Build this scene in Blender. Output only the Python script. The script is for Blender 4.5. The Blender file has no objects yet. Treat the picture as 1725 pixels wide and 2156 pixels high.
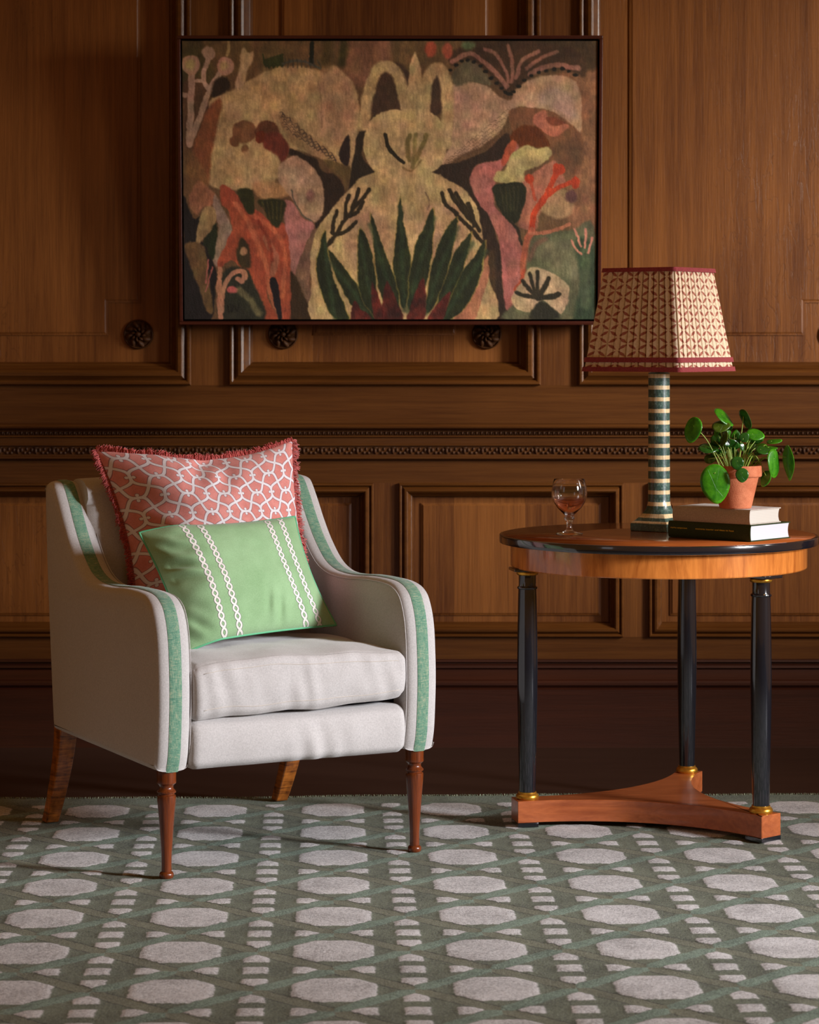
import bpy, math, random
import numpy as np
from math import sin, cos, pi, radians, sqrt
from mathutils import Vector, Matrix, noise

random.seed(7); rng = np.random.default_rng(7)
S = bpy.context.scene
COL = S.collection

# ------------------------------------------------------------------ camera
F = 5330.0; CXP = 862.5; HY = 720.0; CH = 1.265
cd = bpy.data.cameras.new('camera'); cam = bpy.data.objects.new('camera', cd); COL.objects.link(cam)
cam.location = (0, 0, CH); cam.rotation_euler = (pi/2, 0, 0)
cd.sensor_fit = 'HORIZONTAL'; cd.sensor_width = 36.0; cd.lens = 36.0*F/1725.0
cd.shift_y = -(1078.0-HY)/1725.0
cd.clip_start = .1; cd.clip_end = 60
cd.dof.use_dof = True; cd.dof.focus_distance = 6.25; cd.dof.aperture_fstop = 9.0
S.camera = cam
# ------------------------------------------------------------------ world, lights, exposure
w = bpy.data.worlds.new('world'); S.world = w; w.use_nodes = True
wb = w.node_tree.nodes['Background']; wb.inputs[0].default_value = (.92, .40, .10, 1); wb.inputs[1].default_value = .235

def area(name, loc, target, sx, sy, power, col, spread):
    l = bpy.data.lights.new(name, 'AREA'); l.shape = 'RECTANGLE'; l.size = sx; l.size_y = sy
    l.energy = power; l.color = col; l.spread = radians(spread)
    o = bpy.data.objects.new(name, l); COL.objects.link(o); o.location = loc
    d = Vector(target)-Vector(loc); o.rotation_euler = d.to_track_quat('-Z', 'Y').to_euler()
    return o
area('window_light_near', (4.75, 3.85, 1.86), (.24, 5.72, .38), .75, .95, 38, (.94, .945, 1), 46)
area('window_light_far', (4.0, 6.0, 2.2), (1.3, 7.6, 1.4), .6, 1.4, 25, (1, .94, .87), 46)
area('window_light_left', (-4.2, 1.0, 1.9), (0, 6.4, .9), 1.0, 1.8, 3.2, (.85, .90, 1), 150)
vs = S.view_settings
vs.view_transform = 'Standard'; vs.look = 'None'; vs.exposure = 0.0; vs.gamma = 1.0; vs.use_curve_mapping = False

# ------------------------------------------------------------------ projection helpers (plain pinhole maths for laying things out)
def at(u, v, D): return Vector(((u-CXP)*D/F, D, CH-(v-HY)*D/F))
def lin(c):
    return tuple(((x/255.)/12.92 if x/255. <= .04045 else ((x/255.+.055)/1.055)**2.4) for x in c)

# ------------------------------------------------------------------ mesh helpers
class MB:
    def __init__(s): s.v = []; s.f = []
    def add(s, vs, fs):
        n = len(s.v); s.v += [tuple(p) for p in vs]; s.f += [tuple(i+n for i in f) for f in fs]; return s
    def box(s, x0, x1, y0, y1, z0, z1):
        vs = [(x, y, z) for z in (z0, z1) for y in (y0, y1) for x in (x0, x1)]
        return s.add(vs, [(0, 2, 3, 1), (4, 5, 7, 6), (0, 1, 5, 4), (2, 6, 7, 3), (0, 4, 6, 2), (1, 3, 7, 5)])
    def lathe(s, prof, c=(0, 0, 0), n=40, cap=True):
        vs = []; fs = []
        for r, z in prof:
            for k in range(n):
                a = 2*pi*k/n; vs.append((c[0]+r*cos(a), c[1]+r*sin(a), c[2]+z))
        for i in range(len(prof)-1):
            for k in range(n):
                k2 = (k+1) % n; fs.append((i*n+k, i*n+k2, (i+1)*n+k2, (i+1)*n+k))
        if cap:
            fs.append(tuple(range(n-1, -1, -1))); fs.append(tuple(range((len(prof)-1)*n, len(prof)*n)))
        return s.add(vs, fs)
    def tube(s, path, rad, n=6, closed=False):
        P = [Vector(p) for p in path]; m = len(P); vs = []; fs = []
        R = rad if hasattr(rad, '__len__') else [rad]*m
        up = None
        for i in range(m):
            a = P[(i-1) % m] if (closed or i > 0) else P[i]; b = P[(i+1) % m] if (closed or i < m-1) else P[i]
            t = (b-a).normalized()
            if up is None:
                up = Vector((0, 0, 1)) if abs(t.z) < .9 else Vector((1, 0, 0))
            x = t.cross(up).normalized(); y = x.cross(t).normalized(); up = y
            for k in range(n):
                an = 2*pi*k/n; vs.append(P[i]+x*cos(an)*R[i]+y*sin(an)*R[i])
        mm = m if closed else m-1
        for i in range(mm):
            j = (i+1) % m
            for k in range(n):
                k2 = (k+1) % n; fs.append((i*n+k, i*n+k2, j*n+k2, j*n+k))
        if not closed:
            fs.append(tuple(range(n-1, -1, -1))); fs.append(tuple(range((m-1)*n, m*n)))
        return s.add(vs, fs)
    def grid(s, fn, nu, nv, flip=False):
        vs = [fn(i/nu, j/nv) for j in range(nv+1) for i in range(nu+1)]
        fs = []
        for j in range(nv):
            for i in range(nu):
                a = j*(nu+1)+i; q = (a, a+1, a+nu+2, a+nu+1); fs.append(q[::-1] if flip else q)
        return s.add(vs, fs)
    def prism(s, poly, z0, z1):
        n = len(poly); vs = [(x, y, z0) for x, y in poly]+[(x, y, z1) for x, y in poly]
        fs = [tuple(range(n-1, -1, -1)), tuple(range(n, 2*n))]+[(i, (i+1) % n, (i+1) % n+n, i+n) for i in range(n)]
        return s.add(vs, fs)
    def build(s, name, mat, parent=None, ang=35, bevel=0, seg=2):
        me = bpy.data.meshes.new(name); me.from_pydata(s.v, [], s.f); me.update()
        return link(name, me, mat, parent, ang, bevel, seg)

def link(name, me, mat, parent=None, ang=35, bevel=0, seg=2):
    me.materials.append(mat)
    me.polygons.foreach_set('use_smooth', [True]*len(me.polygons))
    if ang: me.set_sharp_from_angle(angle=radians(ang))
    o = bpy.data.objects.new(name, me); COL.objects.link(o)
    if parent: o.parent = parent
    if bevel:
        b = o.modifiers.new('bevel', 'BEVEL'); b.width = bevel; b.segments = seg; b.limit_method = 'ANGLE'; b.angle_limit = radians(40)
        b.harden_normals = False
    return o
def thing(name, label, cat, loc=(0, 0, 0), rz=0, group=None):
    o = bpy.data.objects.new(name, None); COL.objects.link(o); o.location = loc; o.rotation_euler = (0, 0, rz)
    o.empty_display_size = .05; o['label'] = label; o['category'] = cat
    if group: o['group'] = group
    return o
def struct(o): o['kind'] = 'structure'; return o

def catmull(P, n=6, closed=False):
    P = [np.array(p, float) for p in P]; m = len(P); out = []
    rngi = range(m) if closed else range(m-1)
    for i in rngi:
        p1 = P[i]; p2 = P[(i+1) % m]
        p0 = P[(i-1) % m] if (closed or i > 0) else 2*p1-p2
        p3 = P[(i+2) % m] if (closed or i < m-2) else 2*p2-p1
        for k in range(n):
            t = k/n
            out.append(.5*((2*p1)+(-p0+p2)*t+(2*p0-5*p1+4*p2-p3)*t*t+(-p0+3*p1-3*p2+p3)*t**3))
    if not closed: out.append(P[-1])
    return out

# ------------------------------------------------------------------ node expression helper
class X:
    def __init__(s, t, sock): s.t = t; s.s = sock
    def op(s, kind, *a):
        n = s.t.nodes.new('ShaderNodeMath'); n.operation = kind
        for i, q in enumerate((s,)+a):
            if isinstance(q, X): s.t.links.new(q.s, n.inputs[i])
            else: n.inputs[i].default_value = float(q)
        return X(s.t, n.outputs[0])
    def __add__(s, o): return s.op('ADD', o)
    __radd__ = __add__
    def __sub__(s, o): return s.op('SUBTRACT', o)
    def __rsub__(s, o): return (s*-1)+o
    def __mul__(s, o): return s.op('MULTIPLY', o)
    __rmul__ = __mul__
    def __truediv__(s, o): return s.op('DIVIDE', o)
    def abs(s): return s.op('ABSOLUTE')
    def sin(s): return s.op('SINE')
    def cos(s): return s.op('COSINE')
    def wrap(s): return (s+.5).op('FRACT')-.5
    def frac(s): return s.op('FRACT')
    def floor(s): return s.op('FLOOR')
    def sqrt(s): return s.op('SQRT')
    def min(s, o): return s.op('MINIMUM', o)
    def max(s, o): return s.op('MAXIMUM', o)
    def lt(s, o): return s.op('LESS_THAN', o)
    def gt(s, o): return s.op('GREATER_THAN', o)
    def inside(s, lim, soft):   # 1 where s<lim with soft edge
        return ((lim-s)/soft+.5).op('MAXIMUM', 0).op('MINIMUM', 1)

class M:
    def __init__(s, name, rough=.5, spec=.5, coat=0, sheen=0, metal=0):
        s.m = bpy.data.materials.new(name); s.m.use_nodes = True; s.t = s.m.node_tree
        s.b = s.t.nodes['Principled BSDF']; b = s.b
        b.inputs['Roughness'].default_value = rough; b.inputs['Specular IOR Level'].default_value = spec
        b.inputs['Coat Weight'].default_value = coat; b.inputs['Sheen Weight'].default_value = sheen
        b.inputs['Coat Roughness'].default_value = .12; b.inputs['Metallic'].default_value = metal
    def new(s, t): return s.t.nodes.new(t)
    def link(s, a, b): s.t.links.new(a, b)
    def coords(s, scale=(1, 1, 1), kind='Object', rot=(0, 0, 0), loc=(0, 0, 0)):
        tc = s.new('ShaderNodeTexCoord'); mp = s.new('ShaderNodeMapping'); mp.inputs['Scale'].default_value = scale
        mp.inputs['Rotation'].default_value = rot; mp.inputs['Location'].default_value = loc
        s.link(tc.outputs[kind], mp.inputs[0]); return mp.outputs[0]
    def noise(s, vec, scale=5, detail=4, rough=.55, dist=0):
        n = s.new('ShaderNodeTexNoise'); n.inputs['Scale'].default_value = scale; n.inputs['Detail'].default_value = detail
        n.inputs['Roughness'].default_value = rough; n.inputs['Distortion'].default_value = dist; s.link(vec, n.inputs['Vector']); return X(s.t, n.outputs['Fac'])
    def ramp(s, fac, stops):
        r = s.new('ShaderNodeValToRGB'); e = r.color_ramp.elements
        while len(e) < len(stops): e.new(.5)
        for q, (p, c) in zip(e, stops): q.position = p; q.color = (*c, 1)
        s.link(fac.s, r.inputs[0]); return r.outputs[0]
    def mix(s, fac, a, b, mode='MIX'):
        n = s.new('ShaderNodeMix'); n.data_type = 'RGBA'; n.blend_type = mode
        if isinstance(fac, X): s.link(fac.s, n.inputs[0])
        else: n.inputs[0].default_value = fac
        for i, q in ((6, a), (7, b)):
            if isinstance(q, tuple): n.inputs[i].default_value = (*q, 1)
            else: s.link(q, n.inputs[i])
        return n.outputs[2]
    def color(s, c):
        if isinstance(c, tuple): s.b.inputs['Base Color'].default_value = (*c, 1)
        else: s.link(c, s.b.inputs['Base Color'])
        return s
    def bump(s, h, dist=.001, strength=1):
        n = s.new('ShaderNodeBump'); n.inputs['Distance'].default_value = dist; n.inputs['Strength'].default_value = strength
        s.link(h.s, n.inputs['Height']); s.link(n.outputs[0], s.b.inputs['Normal']); return s
    def xyz(s, vec):
        n = s.new('ShaderNodeSeparateXYZ'); s.link(vec, n.inputs[0]); return [X(s.t, q) for q in n.outputs]

def wood(name, dark, light, axis='z', rough=.42, coat=.0, fig=1.0, scale=1.0, rays=False, spec=.3, bumpd=.0006):
    m = M(name, rough, spec, coat)
    st = {'x': (.9, 30, 30), 'y': (30, .9, 30), 'z': (30, 30, .9)}[axis]
    v = m.coords(tuple(q*scale for q in st))
    n1 = m.noise(v, 1.4, 5, .6, .6)
    n2 = m.noise(m.coords(tuple(q*scale*6 for q in st)), 1.5, 4, .7)
    n3 = m.noise(m.coords((1.3, 1.3, 1.3)), 1.3, 2, .5)
    f = n1*.42*fig+n2*.34+n3*.30-.03
    if rays:
        bx = (m.xyz(m.coords())[0]/.223+.37).floor(); f = f+((bx*12.9898).sin()*43758.5).frac()*.16-.08
    c = m.ramp(f, [(.30, dark), (.72, light)])
    h = n2
    if rays:
        rv = m.coords((26, 26, 7), rot=(0, radians(28), 0)) if axis == 'z' else m.coords((7, 26, 26), rot=(0, radians(-20), 0))
        r = m.noise(rv, 1.0, 2, .5, 1.2)
        msk = (r-.5).abs().inside(.006, .02)*((m.noise(m.coords((2.2, 2.2, 1.2)), 1, 2)-.5)*8).max(0).min(1)
        c = m.mix(msk*.45, c, tuple(q*.55 for q in dark)); h = h-msk*.35
    m.color(c).bump(h, bumpd)
    return m.m

OAKD = lin((69, 34, 9)); OAKL = lin((129, 80, 35))
oak_v = wood('oak_upright_grain', tuple(q*.8 for q in OAKD), tuple(q*.8 for q in OAKL), 'z', .40, rays=True)
oak_h = wood('oak_level_grain', tuple(q*.62 for q in OAKD), tuple(q*.52 for q in OAKL), 'x', .36)
oak_mould = wood('oak_moulding', tuple(q*.52 for q in OAKD), tuple(q*.56 for q in OAKL), 'x', .28)
oak_panel = wood('oak_panel', OAKD, tuple(q*1.05 for q in OAKL), 'z', .42, rays=True)
oak_carve = wood('oak_carving', tuple(q*.30 for q in OAKD), tuple(q*.34 for q in OAKL), 'x', .6, spec=.2)
skirt_m = wood('skirting_oak', lin((36, 14, 7)), lin((60, 27, 14)), 'x', .42)
floor_m = wood('dark_floor_boards', lin((44, 26, 18)), lin((62, 40, 29)), 'x', .5)

# ------------------------------------------------------------------ ROOM: back wall
WY = 7.95; WS = F/WY
def wx(u): return (u-CXP)/WS
def wz(v): return CH-(v-HY)/WS
wall = MB().box(-3.6, 3.6, WY+.05, WY+.16, 0, 3.2).build('wall_back', oak_v, None); struct(wall)

def bolection(x0, x1, z0, z1, prof, name, mat, ydatum=WY):
    """mitred moulding round the rectangle; prof = (t inwards, proud of the stile face)"""
    mb = MB(); n = len(prof); vs = []
    for (cx, cz, sx, sz) in ((x0, z0, 1, 1), (x1, z0, -1, 1), (x1, z1, -1, -1), (x0, z1, 1, -1)):
        for t, h in prof: vs.append((cx+sx*t, ydatum-h, cz+sz*t))
    fs = []
    for k in range(4):
        k2 = (k+1) % 4
        for i in range(n-1): fs.append((k*n+i, k2*n+i, k2*n+i+1, k*n+i+1))
    return mb.add(vs, fs).build(name, mat, wall, 28)
UP = [(0, -.002), (0, .012), (.004, .0175), (.010, .0185), (.015, .015), (.017, .009), (.022, .012), (.030, .021), (.040, .023), (.047, .018),
      (.050, .010), (.057, .003), (.062, -.006), (.066, -.008), (.071, -.020), (.074, -.030)]
def stepped_field(x0, x1, z0, z1, sx, sz, name, mat, ybase, rise, bev):
    pts = [(x0+sx, z0), (x1-sx, z0), (x1-sx, z0+sz), (x1, z0+sz), (x1, z1), (x0, z1), (x0, z0+sz), (x0+sx, z0+sz)] if sx else [(x0, z0), (x1, z0), (x1, z1), (x0, z1)]
    n = len(pts); ins = []
    for i in range(n):
        a = Vector(pts[i-1]); b = Vector(pts[i]); c = Vector(pts[(i+1) % n])
        d1 = (b-a).normalized(); d2 = (c-b).normalized()
        n1 = Vector((-d1.y, d1.x)); n2 = Vector((-d2.y, d2.x)); ins.append(b+(n1+n2)*bev)
    mb = MB(); vs = []
    R = [(pts, 0), (pts, rise*.45), ([tuple(p+(Vector(q)-p)*.65) for p, q in zip(ins, pts)], rise*.55), (ins, rise)]
    for P, h in R: vs += [(p[0], ybase-h, p[1]) for p in P]
    fs = [(r*n+i, r*n+(i+1) % n, (r+1)*n+(i+1) % n, (r+1)*n+i) for r in range(3) for i in range(n)]
    fs.append(tuple(range(3*n, 4*n)))
    return mb.add(vs, fs).build(name, mat, wall, 20)

def rosette(x, z):
    r = .047; mb = MB()
    mb.add(*(lambda n=40: ([(r*cos(2*pi*k/n)*q, -h, r*sin(2*pi*k/n)*q) for q, h in ((1, 0), (1, .006), (.93, .010), (.86, .006)) for k in range(n)]+[(0, -.006, 0)],
           [(i*n+k, i*n+(k+1) % n, (i+1)*n+(k+1) % n, (i+1)*n+k) for i in range(3) for k in range(n)]+[(3*n+k, 3*n+(k+1) % n, 4*n) for k in range(n)]))())
    for j, (cnt, R0, R1, wd, hh) in enumerate(((8, .012, .042, .34, .014), (8, .008, .026, .34, .020))):
        for k in range(cnt):
            a0 = 2*pi*(k+.5*j)/cnt
            def fn(a, b, a0=a0, R0=R0, R1=R1, wd=wd, hh=hh):
                rr = R0+(R1-R0)*b; sw = a0+.35*b; hw = wd*sin(pi*min(1, .12+.8*b))**.8; an = sw+(a*2-1)*hw
                return (rr*cos(an), -(.006+hh*sin(pi*(.12+.8*b))*(1-.75*(a*2-1)**2)), rr*sin(an))
            mb.grid(fn, 6, 6)
    mb.add([(.009*cos(a)*cos(b), -.016-.010*sin(b), .009*sin(a)*cos(b)) for b in (0, .5, 1, 1.5) for a in [2*pi*k/12 for k in range(12)]],
           [(i*12+k, i*12+(k+1) % 12, (i+1)*12+(k+1) % 12, (i+1)*12+k) for i in range(3) for k in range(12)])
    o = mb.build('rosette', oak_carve, wall, 50); o.location = (x, WY+.026, z); return o

TOP = 3.15
for k in range(-1, 4):
    cu = 75+735.5*k                                     # upper panels, centre px on the wall plane
    x0, x1 = wx(cu-328), wx(cu+328); z0 = wz(811)
    bolection(x0, x1, z0, TOP, UP, 'panel_moulding', oak_mould)
    MB().box(x0+.05, x1-.05, WY+.026, WY+.05, z0+.05, TOP).build('panel', oak_panel, wall)
    stepped_field(wx(cu-219), wx(cu+219), wz(706), TOP, wx(68)-wx(0), wx(69)-wx(0), 'raised_field', oak_panel, WY+.026, .0085, .010)
    rosette(wx(cu-215), wz(704)); rosette(wx(cu+215), wz(704))
    MB().box(wx(cu+328), wx(cu+735.5-328), WY, WY+.05, z0, TOP).build('stile', oak_v, wall)
MB().box(wx(75-735.5-1400), wx(75-735.5-328), WY, WY+.05, wz(811), TOP).build('stile', oak_v, wall)
MB().box(-3.6, 3.6, WY, WY+.05, wz(896), wz(811)).build('rail', oak_h, wall)
LP = [(t*.62, h*.8) for t, h in UP]
for k in range(-3, 5):
    cu = 1076.5+526*k
    x0, x1 = wx(cu-236.5), wx(cu+236.5); z0, z1 = wz(1341), wz(1017)
    bolection(x0, x1, z0, z1, LP, 'panel_moulding', oak_mould)
    MB().box(x0+.03, x1-.03, WY+.022, WY+.05, z0+.03, z1-.03).build('panel', oak_panel, wall)
    stepped_field(wx(cu-190), wx(cu+190), wz(1297), wz(1060), 0, 0, 'raised_field', oak_panel, WY+.022, .0075, .008)
    MB().box(wx(cu+236.5), wx(cu+526-236.5), WY, WY+.05, z0, z1).build('stile', oak_v, wall)
MB().box(-3.6, 3.6, WY, WY+.05, wz(1017), wz(960)).build('rail', oak_h, wall)
MB().box(-3.6, 3.6, WY, WY+.05, wz(1402), wz(1341)).build('rail', oak_h, wall)

def run(prof, name, mat, x0=-3.6, x1=3.6, parent=None):
    mb = MB(); n = len(prof)
    vs = [(x, WY-h, z) for x in (x0, x1) for z, h in prof]
    return mb.add(vs, [(i, n+i, n+i+1, i+1) for i in range(n-1)]).build(name, mat, parent, 25)
# dado rail
z = wz
rail = run([(z(890), -.01), (z(891.5), .046), (z(893), .054), (z(897), .058), (z(900), .056), (z(902.5), .048), (z(905), .036), (z(906), .030), (z(916), .026), (z(917), .032), (z(919), .033),
            (z(921), .026), (z(934), .022), (z(935.5), .028), (z(937.5), .028), (z(939), .018), (z(960), .014), (z(961.5), .020), (z(965), .020), (z(968), .012), (z(970), -.005)], 'trim_1', oak_h)
struct(rail)
mb = MB(); x = -1.62
def lump(mb, x, zc, y, rx, rz, ry, seg=6):
    vs = [(x, y-ry, zc)]; fs = []
    for i, (q, h) in enumerate(((.6, .75), (1, 0))):
        for k in range(seg):
            a = 2*pi*k/seg; vs.append((x+rx*q*cos(a), y-ry*h, zc+rz*q*sin(a)))
    for k in range(seg):
        fs.append((0, 1+k, 1+(k+1) % seg)); fs.append((1+k, 1+seg+k, 1+seg+(k+1) % seg, 1+(k+1) % seg))
    mb.add(vs, fs)
while x < 1.75:
    lump(mb, x, z(911), WY-.029, .0055, .0062, .004); lump(mb, x+.0075, z(912), WY-.029, .0018, .006, .004, 4); x += .015
o = mb.build('egg_carving', oak_carve, rail, 60); o['kind'] = 'stuff'
mb = MB(); x = -1.62
while x < 1.75:
    for dx, dz, rx, rz, ry in ((0, 0, .006, .012, .008), (.012, .003, .006, .009, .006), (-.012, .003, .006, .009, .006), (.021, -.006, .006, .006, .005), (-.021, -.006, .006, .006, .005), (.028, .006, .005, .008, .006), (0, .010, .012, .004, .006)):
        lump(mb, x+dx, z(949)+dz, WY-.015, rx, rz, ry)
    x += .056
o = mb.build('leaf_carving', oak_carve, rail, 60); o['kind'] = 'stuff'
# skirting
BY = WY
def sz_(v): return CH-(v-HY)*7.9/F
sk = run([(sz_(1391), -.004), (sz_(1393), .010), (sz_(1397), .012), (sz_(1399), .004), (sz_(1402), .004), (sz_(1404), .018), (sz_(1409), .020), (sz_(1412), .012), (sz_(1422), .022), (sz_(1432), .036),
          (sz_(1434), .044), (sz_(1438), .048), (sz_(1443), .048), (sz_(1447), .042), (sz_(1449), .040), (sz_(1452), .052), (sz_(1570), .056), (0, .058)], 'baseboard_back', skirt_m)
struct(sk)
fl = MB().box(-3.6, 3.6, 1.0, WY+.16, -.05, 0).build('floor', floor_m); struct(fl)

# ------------------------------------------------------------------ RUG
RP = .3143; RTH = radians(1.8)
RC = (-.1457+.0301*0, 4.90)          # an octagon centre
def rug_mat():
    m = M('woven_rug', .95, .15, sheen=.25)
    xs = m.xyz(m.coords((1/RP, 1/RP, 1)))
    nz = m.noise(m.coords((1, 1, 1)), 55, 2, .6); nz2 = m.noise(m.coords((1, 1, 1), loc=(9, 4, 2)), 55, 2, .6)
    u0 = xs[0]+(nz-.5)*.035; v0 = xs[1]+(nz2-.5)*.035
    brd = xs[1].gt(6.33)                       # plain border beyond the last row
    u = u0.wrap(); v = v0.wrap(); au = u.abs(); av = v.abs()
    e = .012
    d1 = (u+v)                                 # "/" and "\" bands at |u|+|v| = .5
    oct_ = au.inside(.262, e)*av.inside(.285, e)*(au+av).inside(.405, e)
    lad = (0.5-au).abs().inside(.08, e)
    hor = (0.5-av).abs().inside(.083, e)
    dg = (au+av-.5).abs()
    ndg = 1-dg.inside(.095, e)
    sq = lad*(1-(av-.35).abs().inside(.063, e))*ndg
    sl = hor*au.inside(.262, e)*ndg
    light = oct_.max(sq).max(sl)*(1-brd)
    same = (u*v).gt(0)                         # "\" band
    diag = dg.inside(.085, e)*(1-brd)
    fine = m.noise(m.coords((1, 1, 1)), 200, 4, .95)
    mid = m.noise(m.coords((1, 1, 1)), 9, 3, .6)
    spk = m.noise(m.coords((1, 1.0, 1)), 700, 1, .5)
    g1 = m.ramp(fine*.8+mid*.2, [(.41, lin((44, 50, 36))), (.57, lin((134, 142, 116)))])
    teal = m.ramp(fine*.8+mid*.2, [(.41, lin((62, 84, 68))), (.58, lin((156, 178, 156)))])
    beige = m.ramp(fine*.8+mid*.2, [(.41, lin((72, 74, 54))), (.58, lin((150, 152, 124)))])
    wht = m.ramp(fine*.8+mid*.2, [(.42, lin((160, 155, 152))), (.55, lin((250, 247, 245)))])
    c = m.mix(diag*same, g1, beige); c = m.mix(diag*(1-same), c, teal)
    c = m.mix(brd, c, m.mix(.35, g1, teal))
    c = m.mix(light, c, wht)
    c = m.mix((spk-.66).max(0)*4, c, (.75, .75, .7))
    line = (dg-.092).abs().inside(.008, .008)*(1-brd)*(1-light)*same
    c = m.mix(line*.85, c, lin((30, 28, 20)))
    m.color(c); m.bump(fine+spk*.5, .006, 1)
    return m.m
RX0, RX1, RY0 = -2.0, 2.3, -1.35
ROWS = 6+.66
def rug():
    th = RTH; nx, ny = 660, 520
    gx = np.linspace(RX0, RX1, nx); gy = np.linspace(RY0, ROWS*RP+.012, ny)
    Xg, Yg = np.meshgrid(gx, gy)
    # wavy far edge
    edge = .010*np.sin(Xg*4.1)+.006*np.sin(Xg*11+1)
    Yw = Yg+edge*np.clip((Yg-ROWS*RP+.3)/.3, 0, 1)
    def wrap(a): return (a+.5) % 1-.5
    u = wrap(Xg/RP); v = wrap(Yg/RP); au, av = abs(u), abs(v)
    def ins(a, lim, s=.05): return np.clip((lim-a)/s+.5, 0, 1)
    oc = ins(au, .262)*ins(av, .285)*ins(au+av, .405)
    ndg = 1-ins(abs(au+av-.5), .095)
    sq = ins(abs(.5-au), .08)*(1-ins(abs(av-.35), .063))*ndg
    sl = ins(abs(.5-av), .083)*ins(au, .262)*ndg
    light = np.maximum(np.maximum(oc, sq), sl)*(Yg/RP < ROWS-.0)
    dg = ins(abs(au+av-.5), .088)*((u*v) <= 0)
    border = (Yg/RP > 6.33)
    Z = .009+.0030*light*~border+.0016*dg*~border+.0009*rng.random(Xg.shape)
    Z *= np.clip((ROWS*RP+.012-Yg)/.015, .12, 1)
    V = np.stack([Xg, Yw, Z], -1).reshape(-1, 3)
    i = np.arange(nx*ny).reshape(ny, nx)
    Fc = np.stack([i[:-1, :-1], i[:-1, 1:], i[1:, 1:], i[1:, :-1]], -1).reshape(-1, 4)
    me = bpy.data.meshes.new('rug'); me.vertices.add(len(V)); me.vertices.foreach_set('co', V.ravel())
    me.loops.add(Fc.size); me.loops.foreach_set('vertex_index', Fc.ravel().astype(np.int32))
    me.polygons.add(len(Fc)); me.polygons.foreach_set('loop_start', np.arange(0, Fc.size, 4, dtype=np.int32)); me.update(calc_edges=True)
    o = link('rug', me, rug_mat(), None, 0)
    o.location = (RC[0], RC[1], 0.0); o.rotation_euler = (0, 0, th)
    o['label'] = 'green and cream wool rug with an octagon cane lattice pattern on the dark floor'; o['category'] = 'rug'
    mb = MB()                                      # bound tufty edge
    y = ROWS*RP+.008; x = RX0
    while x < RX1:
        e = .010*sin(x*4.1)+.006*sin(x*11+1); L = random.uniform(.004, .013); dx = random.uniform(-.004, .004)
        mb.tube([(x, y+e-.004, .004), (x+dx*.5, y+e+L*.6, .010), (x+dx, y+e+L, .003)], [.0022, .0016, .0008], 3); x += random.uniform(.003, .005)
    f = mb.build('edge_tufts', rug_mat2(), o, 0); f['kind'] = 'stuff'
def rug_mat2():
    m = M('rug_edge', .95, .1); m.color(m.ramp(m.noise(m.coords(), 120, 2), [(.35, lin((84, 92, 74))), (.7, lin((160, 168, 142)))])); return m.m
rug()
RZ = .013                                            # pile height the furniture stands in

# ------------------------------------------------------------------ fabric materials
def fabric(name, col, col2=None, scale=5200, bd=.00035, rough=.9, sheen=.25, big=.12):
    m = M(name, rough, .2, sheen=sheen); col2 = col2 or tuple(q*.86 for q in col)
    xs = m.xyz(m.coords((scale, scale, scale)))
    wv = ((xs[0]+xs[1]*.7).sin()*.5+(xs[2]).sin()*.5)
    n = m.noise(m.coords((1, 1, 1)), 260, 3, .75); b = m.noise(m.coords((1, 1, 1)), 7, 3, .6)
    m.color(m.ramp(n*(1-big)+b*big*1.0, [(.33, col2), (.66, col)])); m.bump(wv*.25+n*1.2, bd)
    return m
linen = fabric('cream_linen', lin((190, 186, 183)), lin((170, 166, 163))).m
linen_in = linen
def ribbon_mat():
    m = M('green_slub_ribbon', .85, .2, sheen=.2)
    a = m.noise(m.coords((60, 60, 700)), 1, 2, .8); b = m.noise(m.coords((700, 700, 60)), 1, 2, .8); p = m.noise(m.coords(), 60, 3, .7)
    c = m.ramp(a*.4+b*.4+p*.2, [(.36, lin((62, 104, 86))), (.50, lin((96, 138, 114))), (.62, lin((158, 160, 132)))])
    m.color(c).bump(a+b, .0006); return m.m
ribbon = ribbon_mat()
dark_cloth = fabric('black_dust_cover', lin((26, 26, 34))).m
leg_wood = wood('chair_leg_walnut', lin((56, 22, 9)), lin((132, 62, 24)), 'z', .22, coat=.8, scale=1.6)
def rear_leg_mat():
    m = M('figured_rear_leg', .3, .5, .4)
    n = m.noise(m.coords((6, 6, 60)), 1.3, 3, .6, 1.5); g = m.noise(m.coords((60, 60, 5)), 1, 3)
    m.color(m.ramp(n*.6+g*.4, [(.36, lin((84, 40, 16))), (.62, lin((188, 112, 42)))])); return m.m

# ------------------------------------------------------------------ ARMCHAIR
PH = radians(28)
CC = Vector((-.28, 6.08, 0))
chair = thing('armchair', 'cream linen armchair with green ribbon trim on its arms, left of the round table', 'armchair', CC, PH)
def cw(x, y, z):   # chair-local -> world
    return Vector((CC.x+x*cos(PH)-y*sin(PH), CC.y+x*sin(PH)+y*cos(PH), z))
PR = [(.262-.0, -.034), ]
prof = [(-.033, .262), (-.045, .30), (-.051, .345), (-.056, .43), (-.054, .50), (-.047, .57), (-.030, .622), (-.002, .656), (.055, .675), (.17, .6775), (.27, .672), (.345, .672), (.405, .679),
        (.462, .700), (.522, .747), (.570, .800), (.612, .855), (.645, .893), (.668, .906), (.70, .909)]
crv = [Vector((p[0], p[1])) for p in catmull(prof, 6)]
# back edge and underside
tail = [Vector(p) for p in catmull([(.718, .902), (.724, .88), (.712, .70), (.690, .50), (.668, .32), (.662, .285), (.650, .268)], 4)]
bott = [Vector((.5, .266)), Vector((.3, .264)), Vector((.12, .262)), Vector((0, .261))]
outline = crv+tail+bott
def offset_poly(P, d):
    n = len(P); out = []
    for i in range(n):
        t = (P[(i+1) % n]-P[i-1]).normalized(); out.append(P[i]+Vector((t.y, -t.x))*d)
    return out
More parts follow.
